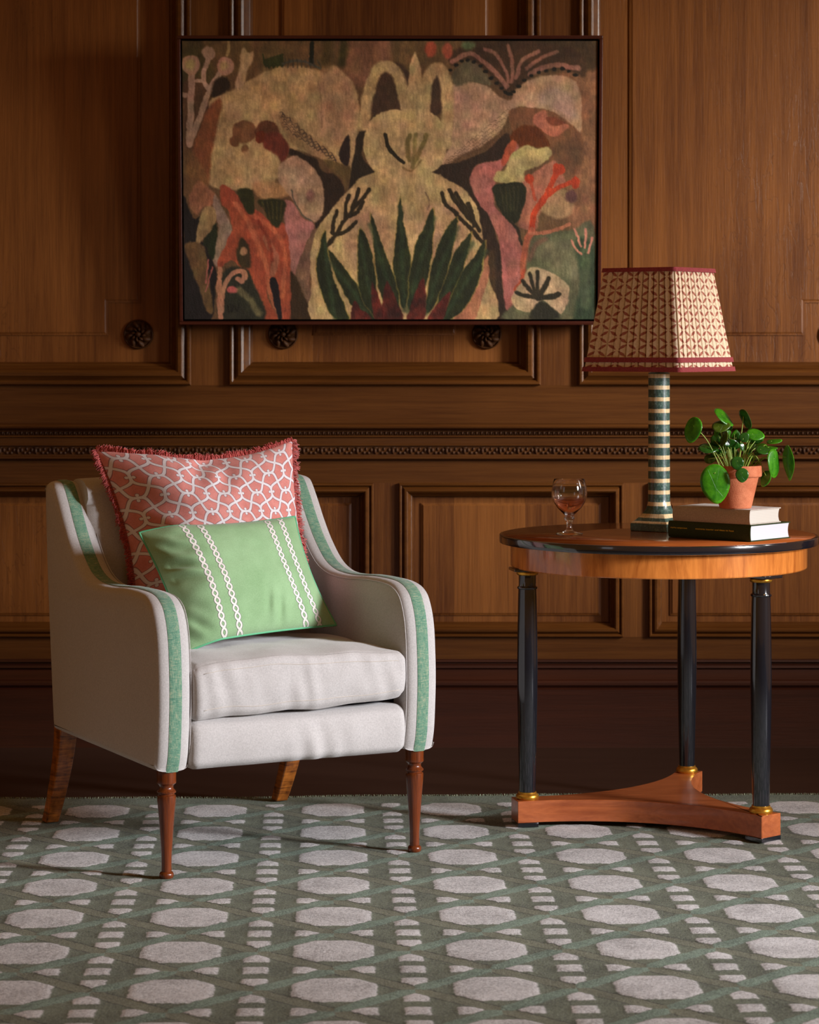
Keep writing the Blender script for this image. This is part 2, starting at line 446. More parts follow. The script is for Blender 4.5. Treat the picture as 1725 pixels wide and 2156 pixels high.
# the outline runs up the front, over the top, down the back: inward normal
def arm(sgn):
    xo, xi = .3705, .2835
    K = 14; rows = []
    for k in range(K+1):
        s = k/K; x = xo+(xi-xo)*s
        e = abs(2*s-1); ins = .017*(1-(1-e**3.2)**.5) if e < 1 else .017
        rows.append((x, ins))
    mb = MB(); n = len(outline); vs = []
    for x, ins in rows:
        P = offset_poly(outline, ins+.002)
        for p in P: p.y = max(p.y, .2625+ins*.95)
        vs += [(sgn*x, p.x, p.y) for p in P]
    fs = []
    for k in range(K):
        for i in range(n):
            q = (k*n+i, k*n+(i+1) % n, (k+1)*n+(i+1) % n, (k+1)*n+i); fs.append(q if sgn > 0 else q[::-1])
    # flat sides: triangulated caps
    from mathutils.geometry import tessellate_polygon
    for k in (0, K):
        P = [Vector((vs[k*n+i][1], vs[k*n+i][2], 0)) for i in range(n)]
        for t in tessellate_polygon([P]):
            fs.append(tuple(k*n+i for i in t))
    mb.add(vs, fs); a = mb.build('arm', linen, chair, 38)
    me = a.data
    import bmesh
    bm = bmesh.new(); bm.from_mesh(me); bmesh.ops.recalc_face_normals(bm, faces=bm.faces); bm.to_mesh(me); bm.free()
    # ribbon running over the band
    rc = crv; nn = len(rc); mb = MB(); vs = []; W = 6
    for i in range(nn):
        t = (rc[min(i+1, nn-1)]-rc[max(i-1, 0)]).normalized(); nrm = Vector((t.y, -t.x))
        for k in range(W+1):
            q = -1+2*k/W; x = .3265+.0155*q
            s = (xo-x)/(xo-xi); e = abs(2*s-1); ins = .017*(1-(1-e**3.2)**.5)
            lift = .0016-(.0016 if abs(q) == 1 else 0)
            p = rc[i]+nrm*(ins+.002-.0006-lift)
            vs.append((sgn*x, p.x, p.y))
    fs = [(i*(W+1)+k, i*(W+1)+k+1, (i+1)*(W+1)+k+1, (i+1)*(W+1)+k) for i in range(nn-1) for k in range(W)]
    if sgn < 0: fs = [f[::-1] for f in fs]
    mb.add(vs, fs).build('ribbon_trim', ribbon, a, 0)
    # stitched welts along both edges of the band
    mb = MB()
    for x, ins in ((xo-.0015, .010), (xi+.0015, .010)):
        path = []
        for i in range(6, nn-2, 2):
            t = (rc[min(i+1, nn-1)]-rc[max(i-1, 0)]).normalized(); nrm = Vector((t.y, -t.x)); p = rc[i]+nrm*ins
            path.append((sgn*x, p.x, p.y))
    mb.tube(path, .0012, 6)
    mb.build('welt', linen, a, 0)
    return a
arm(-1); arm(1)

# backrest: upholstered slab between the arms, slightly reclined, rounded top
def back_front(xn, zz):   # y of the inside face
    t = (zz-.50)/.40
    return .495+.100*t-.02*(1-xn*xn)*sin(pi*min(1, max(0, t)))
mb = MB()
def bf(a, b):
    xn = a*2-1; zt = .913+.006*(1-xn*xn)
    # b: 0 bottom front -> .7 top front -> 1 top back -> down the back
    if b < .6: zz = .36+(zt-.05-.36)*b/.6; y = back_front(xn, zz)
    elif b < .85:
        an = (b-.6)/.25*pi; y0 = back_front(xn, zt-.05); y1 = .722
        y = (y0+y1)/2-(y1-y0)/2*cos(an); zz = zt-.05+.05*sin(an)**.8
    else:
        q = (b-.85)/.15; zz = zt-.05+(.27-zt+.05)*q; y = .722-.060*q
    edge = 1-abs(xn)
    y += max(0, .03-edge)*.5 if b < .6 else 0
    return (.300*xn, y, zz)
mb.grid(bf, 40, 60, True)
mb.f.append(tuple(j*41 for j in range(61))); mb.f.append(tuple(j*41+40 for j in range(60, -1, -1)))
mb.build('backrest', linen_in, chair, 50)
# under-frame and front rail
MB().box(-.30, .30, .02, .64, .268, .40).build('seat_frame', dark_cloth, chair, 35, .004)
def wob(p, s, a, o=0): return a*noise.noise(Vector((p[0]*s+o, p[1]*s, p[2]*s)))
def softbox(x0, x1, y0, y1, z0, z1, p, nx, ny, nz, fn):
    """rounded box built from six grids; fn(point, u, v, w) adjusts each vertex"""
    mb = MB(); c = Vector(((x0+x1)/2, (y0+y1)/2, (z0+z1)/2)); h = Vector(((x1-x0)/2, (y1-y0)/2, (z1-z0)/2))
    def mp(u, v, w):
        d = max(abs(u), abs(v), abs(w)); r = p/ h.x, p/h.y, p/h.z
        q = Vector((u*h.x, v*h.y, w*h.z)); k = Vector([max(-h[i]+p, min(h[i]-p, q[i])) for i in range(3)]); e = q-k
        if e.length > 1e-9: q = k+e.normalized()*min(p, e.length if d < 1 else p)
        q = q+c; return tuple(fn(q, u, v, w))
    G = lambda f, a, b, fl: mb.grid(f, a, b, fl)
    G(lambda a, b: mp(a*2-1, -1, b*2-1), nx, nz, False); G(lambda a, b: mp(a*2-1, 1, b*2-1), nx, nz, True)
    G(lambda a, b: mp(a*2-1, b*2-1, 1), nx, ny, False); G(lambda a, b: mp(a*2-1, b*2-1, -1), nx, ny, True)
    G(lambda a, b: mp(-1, a*2-1, b*2-1), ny, nz, True); G(lambda a, b: mp(1, a*2-1, b*2-1), ny, nz, False)
    return mb
def weld(o, d=.0004):
    import bmesh
    bm = bmesh.new(); bm.from_mesh(o.data); bmesh.ops.remove_doubles(bm, verts=bm.verts, dist=d)
    bmesh.ops.recalc_face_normals(bm, faces=bm.faces); bm.to_mesh(o.data); bm.free()
    o.data.polygons.foreach_set('use_smooth', [True]*len(o.data.polygons)); return o
def pull(x, z, cx_, wd):   # tapering pull folds
    g = math.exp(-((x-cx_)/wd)**2); return g*sin((x*105+z*26))*.0028
def ap(q, u, v, w):
    q = q.copy()
    if v < 0:
        q.y -= .012*(1-w*w)*(1-.0*u*u)
        q.y += pull(q.x, q.z, .045, .07)*(1-w)*.7+wob(q, 14, .003)
    q.z += .004*u*u*(w > 0)
    return q
o = softbox(-.2855, .2855, -.040, .06, .262, .378, .022, 120, 8, 40, ap).build('front_rail', linen, chair, 0); weld(o)
def cu(q, u, v, w):
    q = q.copy()
    crown = (1-u**4)*(1-((v+.1)/1.1)**4 if v > -1 else 1)
    if w > -1 and q.z > .44: q.z += .020*crown*(q.z-.44)/.07
    f = (1-abs(v)) if v < -.98 else 0
    kv = min(1, max(0, (-v-.4)/.6)); kv = kv*kv*(3-2*kv)
    if kv > 0:
        q.y += -.010*(1-w*w)*kv
        q.y += kv*sin(q.x*120+q.z*30+3*noise.noise(Vector((q.x*9, 0, 3))))*.0020*max(0, noise.noise(Vector((q.x*7, 1, q.z*6)))+.35)
    q.y += wob(q, 18, .0035); q.z += wob(q, 11, .006, 5)
    lo = min(1, max(0, -w)); lo = lo*lo*(3-2*lo); q.z += lo*.014*max(0, (u-.25)/.75)**2
    q.z -= .008*max(0, -u)**3*lo
    return q
o = softbox(-.282, .282, -.052, .43, .386, .508, .020, 110, 80, 36, cu).build('seat_cushion', linen, chair, 0); weld(o)
sc = o
mb = MB()
for zz in (.486, .410):
    pts = [cu(Vector((x, -.052, zz)), x/.282, -1, (zz-.447)/.061) for x in np.linspace(-.258, .258, 60)]
    mb.tube([(p.x, p.y-.0002, p.z) for p in pts], 0.0008, 5)
mb.build('seam', fabric('seam_thread', lin((196, 186, 174))).m, sc, 0)

# legs
LZ = RZ-.0015
fl_prof = [(.0150, 0), (.0172, .004), (.0172, .010), (.0150, .014), (.0118, .016), (.0125, .020), (.0120, .025), (.0122, .05), (.0150, .10), (.0182, .145), (.0212, .180), (.0222, .195), (.0215, .200), (.0185, .2025), (.0185, .205),
           (.0222, .207), (.0225, .210), (.0200, .213), (.0165, .217), (.0160, .222), (.0180, .226), (.0225, .230), (.0230, .234), (.0225, .238), (.0228, .262)]
for sx in (-1, 1):
    o = MB().lathe([(r, zz*.966) for r, zz in fl_prof], (0, 0, 0), 32).build('leg', leg_wood, chair, 40)
    o.location = (sx*.329, -.004, LZ)
rl = rear_leg_mat()
for sx in (-1, 1):
    mb = MB(); vs = []; N = 10
    for k in range(N+1):
        t = k/N; y = .668+(.785-.668)*(t**1.5); zz = .275*(1-t)+LZ*t; hw = .0235*(1-t)+.0175*t; hd = .026*(1-t)+.018*t
        vs += [(sx*.330-hw+(0), y-hd, zz), (sx*.330+hw, y-hd, zz), (sx*.330+hw, y+hd, zz), (sx*.330-hw, y+hd, zz)]
    fs = [(0, 3, 2, 1), tuple(N*4+i for i in range(4))]+[(k*4+i, k*4+(i+1) % 4, k*4+4+(i+1) % 4, k*4+4+i) for k in range(N) for i in range(4)]
    mb.add(vs, fs); o = mb.build('leg', rl, chair, 40, .003); weld(o, 1e-5); o['label'] = 'square splayed rear leg with figured grain'

# ------------------------------------------------------------------ CUSHIONS
def pillow(nm, mat, parent, c00, c10, c11, c01, thick, nrm, sag, nu=150, nv=110, wr=None, power=.42, bend=(0, .2)):
    """corners bl, br, tr, tl in world; returns edge path"""
    c00, c10, c11, c01 = map(Vector, (c00, c10, c11, c01)); nrm = Vector(nrm).normalized()
    st, sb, sl, sr = sag
    def base(u, v):
        uu = u*2-1; vv = v*2-1
        p = c00*(1-u)*(1-v)+c10*u*(1-v)+c11*u*v+c01*(1-u)*v
        up = ((c01+c11)-(c00+c10)).normalized(); rt = ((c10+c11)-(c00+c01)).normalized()
        p = p-up*st*(1-uu*uu)*v**2+up*sb*(1-uu*uu)*(1-v)**2+rt*sl*(1-vv*vv)*(1-u)**2-rt*sr*(1-vv*vv)*u**2
        k = max(0, 1-u/bend[1]); p = p-nrm*bend[0]*k**1.35
        return p
    me = bpy.data.meshes.new(nm); V = []; UV = []; Fs = []
    for side in (1, -1):
        off = len(V)
        for j in range(nv+1):
            for i in range(nu+1):
                u, v = i/nu, j/nv
                # denser near the rim
                u = .5-.5*cos(pi*u)*.35-.5*(1-2*u)*.65; v = .5-.5*cos(pi*v)*.35-.5*(1-2*v)*.65
                uu = u*2-1; vv = v*2-1
                h = max(0, (1-uu*uu))**power*max(0, (1-vv*vv))**power
                p = base(u, v)+nrm*side*thick/2*h
                if side > 0 and wr: p = p+nrm*wr(u, v)*min(1, h*2.5)
                V.append(p); UV.append((u, v))
        for j in range(nv):
            for i in range(nu):
                a = off+j*(nu+1)+i; q = (a, a+1, a+nu+2, a+nu+1); Fs.append(q if side > 0 else q[::-1])
    me.from_pydata(V, [], Fs); me.update()
    uvl = me.uv_layers.new(name='UVMap'); li = np.empty(len(me.loops), np.int32); me.loops.foreach_get('vertex_index', li)
    uvl.data.foreach_set('uv', np.array(UV)[li].ravel())
    o = link(nm, me, mat, parent, 0)
    E = [base(t, 0) for t in np.linspace(0, 1, 60)[:-1]]+[base(1, t) for t in np.linspace(0, 1, 50)[:-1]]+[base(1-t, 1) for t in np.linspace(0, 1, 60)[:-1]]+[base(0, 1-t) for t in np.linspace(0, 1, 50)[:-1]]
    return o, E, base

def pink_mat(W, H):
    m = M('pink_trellis_print', .88, .2, sheen=.2)
    tc = m.new('ShaderNodeTexCoord'); xs = m.xyz(tc.outputs['UV']); PX = .117
    wnx = m.noise(tc.outputs['UV'], 4, 1)-.5
    Xc = (xs[0]*W+.020)/PX+wnx*.02; Yc = (xs[1]*H+.043)/PX+wnx*.02
    tp = 2*pi
    cx_ = (Xc*tp).cos(); cy_ = (Yc*tp).cos(); sx_ = (Xc*tp).sin(); sy_ = (Yc*tp).sin()
    def sh(c): return (c*(pi/2)).sin()
    kx = (cx_*(pi/2)).cos()*pi/2; ky = (cy_*(pi/2)).cos()*pi/2
    gx = (sx_*sx_*kx*kx*(pi/2)**2+1).sqrt(); gy = (sy_*sy_*ky*ky*(pi/2)**2+1).sqrt()
    d1 = (Yc-.25+sh(cx_)*.25).wrap().abs()/gx; d2 = (Yc-.75-sh(cx_)*.25).wrap().abs()/gx
    e1 = (Xc-.25-sh(cy_)*.25).wrap().abs()/gy; e2 = (Xc-.75+sh(cy_)*.25).wrap().abs()/gy
    d = d1.min(d2).min(e1).min(e2)
    lw = .031
    def dot(ax, ay):
        a = (Xc-ax).wrap(); b = (Yc-ay).wrap(); return (a*a+b*b).sqrt()
    o = .063
    ds = None
    for (ax, ay) in ((0, -o), (0, o), (.5, .5-o), (.5, .5+o), (.5-o, 0), (.5+o, 0), (-o, .5), (o, .5)):
        q = dot(ax, ay); ds = q if ds is None else ds.min(q)
    n = m.noise(m.coords(), 380, 3, .8); b = m.noise(m.coords(), 22, 4, .6)
    base = m.ramp(b*.6+n*.4, [(.35, lin((206, 122, 112))), (.65, lin((234, 156, 146)))])
    wht = m.ramp(n, [(.3, lin((222, 214, 216))), (.7, lin((244, 240, 242)))])
    line = d.inside(lw, .012).max(ds.inside(.035, .010))
    outl = d.inside(lw+.013, .010).max(ds.inside(.046, .010))
    c = m.mix(outl*.85, base, lin((128, 84, 92))); c = m.mix(line, c, wht)
    xs2 = m.xyz(m.coords((5200, 5200, 5200)))
    m.color(c).bump(n+(xs2[0]+xs2[2]).sin()*.3, .0005); return m.m
def green_mat(W, H):
    m = M('green_cotton_with_chain_embroidery', .85, .22, sheen=.2)
    tc = m.new('ShaderNodeTexCoord'); xs = m.xyz(tc.outputs['UV'])
    ln = None; on = None
    for u0, ph in ((.232, 0), (.335, .5), (.790, .2), (.885, .7)):
        a = (xs[0]-u0)*W; s = (xs[1]*17+ph)*pi
        sn = s.sin(); cs = s.cos(); g = (cs*cs*(.0070*17*pi/H)**2+1).sqrt()
        q = (a-sn*.0070).abs().min((a+sn*.0070).abs())/g
        ln = q if ln is None else ln.min(q)
    n = m.noise(m.coords(), 420, 3, .8); b = m.noise(m.coords(), 9, 3, .6)
    base = m.ramp(b*.5+n*.5, [(.35, lin((124, 158, 112))), (.65, lin((154, 188, 142)))])
    line = ln.inside(.0027, .0008); outl = ln.inside(.0037, .0008)
    c = m.mix(outl*.9, base, lin((92, 88, 96))); c = m.mix(line, c, m.ramp(n, [(.3, lin((205, 200, 190))), (.7, lin((238, 234, 226)))]))
    m.color(c).bump(n*.6+line*1.6, .0009); return m.m
# pink cushion
pk = thing('cushion', 'large square pink cushion with white trellis print and red fringe, behind the green one', 'cushion', cw(-.04, .42, .52), PH)
iv = Matrix.Translation(pk.location) @ Matrix.Rotation(PH, 4, 'Z'); ivm = iv.inverted()
def L_(x, y, z, M_=ivm): return M_ @ cw(x, y, z)
def pw(u, v):
    r = -.034*math.exp(-((u-.50)/.11)**2-((v-1.0)/.13)**2)+.004*noise.noise(Vector((u*9, v*7, 1)))+.012*noise.noise(Vector((u*3.2, v*3, 4)))
    r += .010*sin((u*30-v*22))*math.exp(-((u-.47)/.13)**2-((v-.88)/.13)**2)
    r += .010*sin((u*9+v*24))*math.exp(-((u-.18)/.12)**2-((v-.62)/.2)**2)
    return r
c00, c10, c11, c01 = L_(-.235, .343, .546), L_(.236, .343, .536), L_(.237, .503, 1.008), L_(-.280, .503, 1.014)
nrm = Vector((0, -.955, .30))
pc, E, pbase = pillow('cover', pink_mat(.56, .507), pk, c00, c10, c11, c01, .198, nrm, (.050, .0, .036, .022), 170, 150, pw, .58, (.085, .26))
def fringe_mat():
    m = M('brick_red_fringe', .9, .15, sheen=.3); m.color(m.ramp(m.noise(m.coords(), 90, 2), [(.3, lin((150, 50, 46))), (.7, lin((204, 94, 86)))])); return m.m
mb = MB(); n = len(E); cen = sum(E, Vector())/n
for k in range(n):
    if k < 59: continue                      # the bottom edge sits on the seat, its fringe tucked under
    a, b = E[k], E[(k+1) % n]; L = (b-a).length; cnt = max(4, int(L/.0006)); t = (b-a).normalized(); outw = t.cross(nrm).normalized()
    if outw.dot(a-cen) < 0: outw = -outw
    for j in range(cnt):
        p = a.lerp(b, random.random()); ln = random.uniform(.011, .018)*(1+.22*sin(k*.9+2*sin(k*.37))); sw = t*random.uniform(-.008, .008)+nrm*random.uniform(-.008, .008)
        q = p+outw*ln*.55+sw*.4; r_ = p+outw*ln+sw+Vector((0, 0, -.004))
        w_ = random.uniform(.0010, .0017)
        mb.tube([p-outw*.003+nrm*random.uniform(-.002, .002), q, r_], [w_, w_, w_*.7], 3)
f = mb.build('fringe', fringe_mat(), pk, 0); f['kind'] = 'stuff'; f['label'] = 'brick red cut fringe'
# green cushion
gk = thing('cushion', 'small oblong green cushion with four white chain stripes, in front on the seat', 'cushion', cw(-.03, .18, .53), PH)
iv2 = (Matrix.Translation(gk.location) @ Matrix.Rotation(PH, 4, 'Z')).inverted()
def gw(u, v):
    r = .003*noise.noise(Vector((u*8, v*8, 2)))+.008*noise.noise(Vector((u*3, v*2.4, 7)))
    r += .0085*sin(v*42+u*22+5*noise.noise(Vector((u*4, v*4, 0))))*math.exp(-((u-.10)/.10)**2-((v-.62)/.25)**2)
    r += .0075*sin(u*60-v*18)*math.exp(-((u-.62)/.07)**2-((v-.16)/.12)**2)+.006*sin(u*50+v*40)*math.exp(-((u-.05)/.09)**2-((v-.1)/.13)**2)
    return r
g00, g10, g11, g01 = L_(-.226, .100, .540, iv2), L_(.222, .215, .552, iv2), L_(.150, .305, .822, iv2), L_(-.298, .228, .822, iv2)
gn = Vector((-.22, -.88, .46))
gc, GE, gbase = pillow('cover', green_mat(.46, .30), gk, g00, g10, g11, g01, .150, gn, (.012, .006, .014, .018), 150, 110, gw, .56, (.050, .22))
pm = M('mint_piping', .6, .3); pm.color(lin((92, 168, 124)))
MB().tube(GE, .0030, 8, True).build('piping', pm.m, gk, 0)

# ------------------------------------------------------------------ TABLE
TC = Vector((.652, 6.64, 0))
table = thing('side_table', 'round cherry side table with three black columns and gold rings on a tripod base', 'table', TC)
def burl(name, d, l, axis, scale=1.0, coat=.8, rough=.22):
    m = M(name, rough, .5, coat); m.b.inputs['Coat Roughness'].default_value = .06
    st = {'z': (9, 9, 1.4), 'x': (1.6, 10, 10)}[axis]
    a = m.noise(m.coords(tuple(q*scale for q in st)), 2.2, 5, .65, 1.8); b = m.noise(m.coords((90, 90, 10) if axis == 'z' else (10, 90, 90)), 1, 3, .7); c = m.noise(m.coords(), 3.2, 2)
    m.color(m.ramp(a*.55+b*.2+c*.3, [(.36, d), (.66, l)])); m.bump(a*.5+b, .00025); return m.m
cherry_top = burl('cherry_table_top', lin((118, 56, 22)), lin((176, 92, 40)), 'x')
cherry_band = burl('cherry_apron', lin((150, 72, 24)), lin((226, 138, 62)), 'z')
cherry_base = burl('cherry_base', lin((138, 66, 32)), lin((194, 108, 60)), 'x', coat=.5, rough=.3)
ebony = M('ebonised_lacquer', .16, .5, 1); ebony.b.inputs['Coat Roughness'].default_value = .05; ebony.color(lin((22, 24, 30))); ebony = ebony.m
gold = M('gilt', .33, .6, metal=.85); gold.color(gold.ramp(gold.noise(gold.coords(), 60, 3), [(.3, lin((168, 112, 30))), (.7, lin((236, 176, 66)))])); gold = gold.m
TR = .417
tt = MB().lathe([(TR-.04, .7395), (TR-.0035, .7395), (TR-.0008, .7405), (TR, .743), (TR, .7570), (TR-.0008, .7598), (TR-.003, .7612), (TR-.009, .7615), (TR-.0095, .7610)], n=128).build('tabletop', ebony, table, 30)
MB().lathe([(TR-.0100, .7605), (TR-.0088, .7617), (.2, .7618), (.001, .7618)], n=128, cap=True).build('veneer', cherry_top, tt, 0)
MB().lathe([(.37, .682), (.386, .6785), (.3875, .681), (.3875, .7405), (.37, .7405)], n=128).build('apron', cherry_band, table, 30)
for q, ang in enumerate((-48.6, 71.4, 191.4)):
    a = radians(ang); r = .353; lx, ly = r*cos(a), r*sin(a)
    col = MB().lathe([(.0212, .096), (.0216, .12), (.0235, .20), (.0262, .34), (.0268, .42), (.0262, .50), (.0246, .60), (.0238, .622), (.0238, .624), (.0262, .6258), (.0268, .628), (.0262, .6302), (.0232, .632), (.0226, .634), (.0226, .655), (.0228, .662)],
                     (0, 0, 0), 72).build('column', ebony, table, 30); col.location = (lx, ly, 0)
    MB().lathe([(.0225, .660), (.0255, .6605), (.0280, .663), (.0285, .666), (.0275, .669), (.0235, .6705), (.0235, .673)], n=40).build('gold_ring', gold, col, 40)
    MB().lathe([(.0215, .078), (.0275, .0785), (.0298, .083), (.0298, .088), (.0275, .0925), (.0235, .095), (.0235, .0985), (.021, .099)], n=40).build('gold_ring', gold, col, 40)
    b = MB().box(-.038, .042, -.034, .034, .6715, .6795).build('capital_block', ebony, table, 40, .0015); b.location = (lx, ly, 0); b.rotation_euler = (0, 0, a)
    b = MB().box(-.055, .0, -.0375, .0375, LZ+.0008, .024).build('foot', ebony, table, 40, .0015); b.location = (.387*cos(a), .387*sin(a), 0); b.rotation_euler = (0, 0, a)
poly = []
hw = .036
for ang in (-48.6, 71.4, 191.4):
    a = radians(ang); ca, sa = cos(a), sin(a)
    e1 = Vector((.387*ca+hw*sa, .387*sa-hw*ca)); e2 = Vector((.387*ca-hw*sa, .387*sa+hw*ca))
    b = radians(ang+120); f1 = Vector((.387*cos(b)+hw*sin(b), .387*sin(b)-hw*cos(b)))
    poly.append(e1)
    mid = Vector((cos(radians(ang+60)), sin(radians(ang+60))))*.118
    # circular-ish concave side from e2 to f1 through mid
    m0 = (e2+f1)/2; dep = (m0-mid).length; half = (f1-e2).length/2
    R_ = (half*half+dep*dep)/(2*dep); dirn = (m0-mid).normalized(); cc_ = mid+dirn*R_
    a1 = math.atan2(*(e2-cc_).yx); a2 = math.atan2(*(f1-cc_).yx); da = (a2-a1+pi) % (2*pi)-pi
    for k in range(0, 25):
        t = a1+da*k/24; poly.append(cc_+Vector((cos(t), sin(t)))*R_)
poly = [tuple(p) for i, p in enumerate(poly) if i == 0 or (p-poly[i-1]).length > 1e-4]
MB().prism(poly, .0235, .0795).build('base', cherry_base, table, 30, .0012)

# ------------------------------------------------------------------ LAMP
AL = radians(-35.7)
lamp = thing('table_lamp', 'table lamp with green and cream striped column and pleated red leaf print shade', 'lamp', (.6665, 6.76, .762), AL)
def stripe_mat():
    m = M('striped_bone_inlay', .32, .5, .35)
    xs = m.xyz(m.coords()); zc = xs[2]+(m.noise(m.coords((1, 1, 1)), 60, 2)-.5)*.0016
    q = ((zc-.3815)/.0310).wrap().abs()
    cream = (q.inside(.17, .03)*(1-zc.lt(.030))).max((zc-.0238).abs().inside(.0028, .0006))
    ang = xs[1].op('ARCTAN2', xs[0]); row = ((zc-.3815)/.0310+.5).floor()
    seg = ((ang*(20/(2*pi))+row*.37)).wrap().abs(); crack = (0.5-seg).inside(.035, .03)
    n = m.noise(m.coords(), 160, 4, .8); n2 = m.noise(m.coords(), 45, 4, .8)
    g = m.ramp(n*.5+n2*.5, [(.36, lin((26, 46, 42))), (.52, lin((56, 84, 76))), (.68, lin((118, 142, 128)))])
    cr = m.ramp(n2, [(.3, lin((196, 164, 116))), (.7, lin((230, 206, 164)))])
    cr = m.mix(crack*.6, cr, lin((110, 84, 52)))
    m.color(m.mix(cream, g, cr)).bump(n-crack, .0003); return m.m
stripes = stripe_mat()
SB = .056
MB().box(-SB, SB, -SB, SB, 0, .0205).build('base', stripes, lamp, 40, .0015)
PL = [(0.0205, .0545, 1.0), (.0235, .0530, 1.0), (.027, .049, .92), (.033, .0445, .8), (.041, .0400, .6), (.050, .0360, .4), (.060, .0325, .2), (.072, .0300, .05), (.085, .0293, 0), (.20, .0288, 0), (.42, .0286, 0), (.424, .020, 0)]
mb = MB(); nn = 48; vs = []
for zz, r, sq in PL:
    for k in range(nn):
        a = 2*pi*k/nn; c, s_ = cos(a), sin(a); sqr = 1/max(abs(c), abs(s_)); vs.append((r*c*(1+(sqr-1)*sq), r*s_*(1+(sqr-1)*sq), zz))
fs = [(i*nn+k, i*nn+(k+1) % nn, (i+1)*nn+(k+1) % nn, (i+1)*nn+k) for i in range(len(PL)-1) for k in range(nn)]+[tuple(range((len(PL)-1)*nn, len(PL)*nn))]
mb.add(vs, fs).build('column', stripes, lamp, 40)
brass = M('brass_fitting', .3, metal=1); brass.color(lin((190, 150, 80))); brass = brass.m
MB().lathe([(.012, .422), (.018, .426), (.018, .470), (.012, .474)], n=20).build('bulb_holder', brass, lamp)
bulbm = M('opal_bulb', .3); bulbm.color((.8, .78, .72))
MB().lathe([(.012, .474), (.014, .49), (.026, .520), (.030, .545), (.026, .565), (.012, .578), (.001, .580)], n=24).build('bulb', bulbm.m, lamp)
# shade
def shade_mat():
    m = M('leaf_print_shade', .85, .2)
    tc = m.new('ShaderNodeTexCoord'); xs = m.xyz(tc.outputs['UV'])
    xx = xs[0]/.0280; zz = xs[1]/.0176
    wob_ = (m.noise(tc.outputs['UV'], 60, 2)-.5)*.10
    p = (xx+zz)*.5+wob_; q = (xx-zz)*.5+wob_
    def petal(al, ac):
        f = al.frac(); w_ = ((f*pi).sin()-.30)*.19
        return ((ac.wrap().abs()-w_)/.05*-1+.5).op('MAXIMUM', 0).op('MINIMUM', 1)
    pt = petal(p, q).max(petal(q, p))
    n = m.noise(m.coords(), 200, 3, .8)
    c = m.mix(pt*.9, m.ramp(n, [(.3, lin((214, 188, 154))), (.7, lin((238, 218, 190)))]), m.ramp(n, [(.3, lin((138, 56, 44))), (.7, lin((176, 92, 76)))]))
    m.color(c).bump(n, .0004)
    tr = m.new('ShaderNodeBsdfTranslucent'); m.link(c, tr.inputs[0]); mx = m.new('ShaderNodeMixShader'); mx.inputs[0].default_value = .12
    out = m.t.nodes['Material Output']; m.link(m.b.outputs[0], mx.inputs[1]); m.link(tr.outputs[0], mx.inputs[2]); m.link(mx.outputs[0], out.inputs[0])
    return m.m
SH0, SH1 = .428, .698
def shade_pt(s, t, off=0, pleat=0.0):
    """s in 0..4 round the square, t 0 bottom..1 top"""
    hwid = (.1462*(1-t)+.1060*t); k = int(s) % 4; f = s-int(s); cr = .07
    x = (f*2-1); y = -1.0
    if abs(x) > 1-cr:      # round the corner
        d = abs(x)-(1-cr); y = -(1-cr)-sqrt(max(0, cr*cr-d*d))*1.0 if d < cr else -(1-cr)
        a = d/cr*pi/4; x = math.copysign((1-cr)+cr*sin(a), x); y = -((1-cr)+cr*cos(a))
    bow = 1+.018*(1-(f*2-1)**2)
    y *= bow
    r = hwid+off+pleat
    x, y = x*r, y*r
    c_, s_ = [(1, 0), (0, 1), (-1, 0), (0, -1)][k]
    return (x*c_-y*s_, x*s_+y*c_)
def droop(s, t): return 0
def shade_grid(t0, t1, off, pleats, name, mat, parent, nv=10, amp=.0036, per=14, zext=(0, 0), inner=False):
    nu = 4*per*16; V = []; UV = []; Fs = []
    for j in range(nv+1):
        t = t0+(t1-t0)*j/nv
        for i in range(nu):
            s = 4*i/nu; ph = (s*per) % 1; pl = 0
            if pleats: pl = amp*(.75-.45*ph)-amp*1.9*math.exp(-((ph-.10)/.07)**2)+amp*.2*noise.noise(Vector((s*9, t*3, 1)))
            x, y = shade_pt(s, t, off, pl)
            zz = SH0+(SH1-SH0)*t
            V.append((x, y, zz)); 
    for j in range(nv):
        for i in range(nu):
            q = (j*nu+i, j*nu+(i+1) % nu, (j+1)*nu+(i+1) % nu, (j+1)*nu+i); Fs.append(q[::-1] if inner else q)
            u0 = i/nu*4*.25; u1 = (i+1)/nu*4*.25; v0 = (t0+(t1-t0)*j/nv)*.27; v1 = (t0+(t1-t0)*(j+1)/nv)*.27
            uvq = [(u0, v0), (u1, v0), (u1, v1), (u0, v1)]; UV += uvq[::-1] if inner else uvq
    me = bpy.data.meshes.new(name); me.from_pydata(V, [], Fs); me.update()
    me.uv_layers.new(name='UVMap').data.foreach_set('uv', np.array(UV).ravel())
    return link(name, me, mat, parent, 30)
sh = shade_grid(.01, .985, 0, True, 'lamp_shade', shade_mat(), lamp, 12)
lining = M('white_shade_lining', .8); lining.color((.75, .73, .70)); 
shade_grid(0, 1, -.008, False, 'lining', lining.m, sh, 4, inner=True)
tapem = fabric('maroon_tape', lin((150, 58, 62)), lin((112, 36, 40)), bd=.0003).m
for t0, t1 in ((.963, 1.004), (.080, .128), (-.012, .034)):
    shade_grid(t0, t1, .0060, False, 'tape', tapem, sh, 1)
    
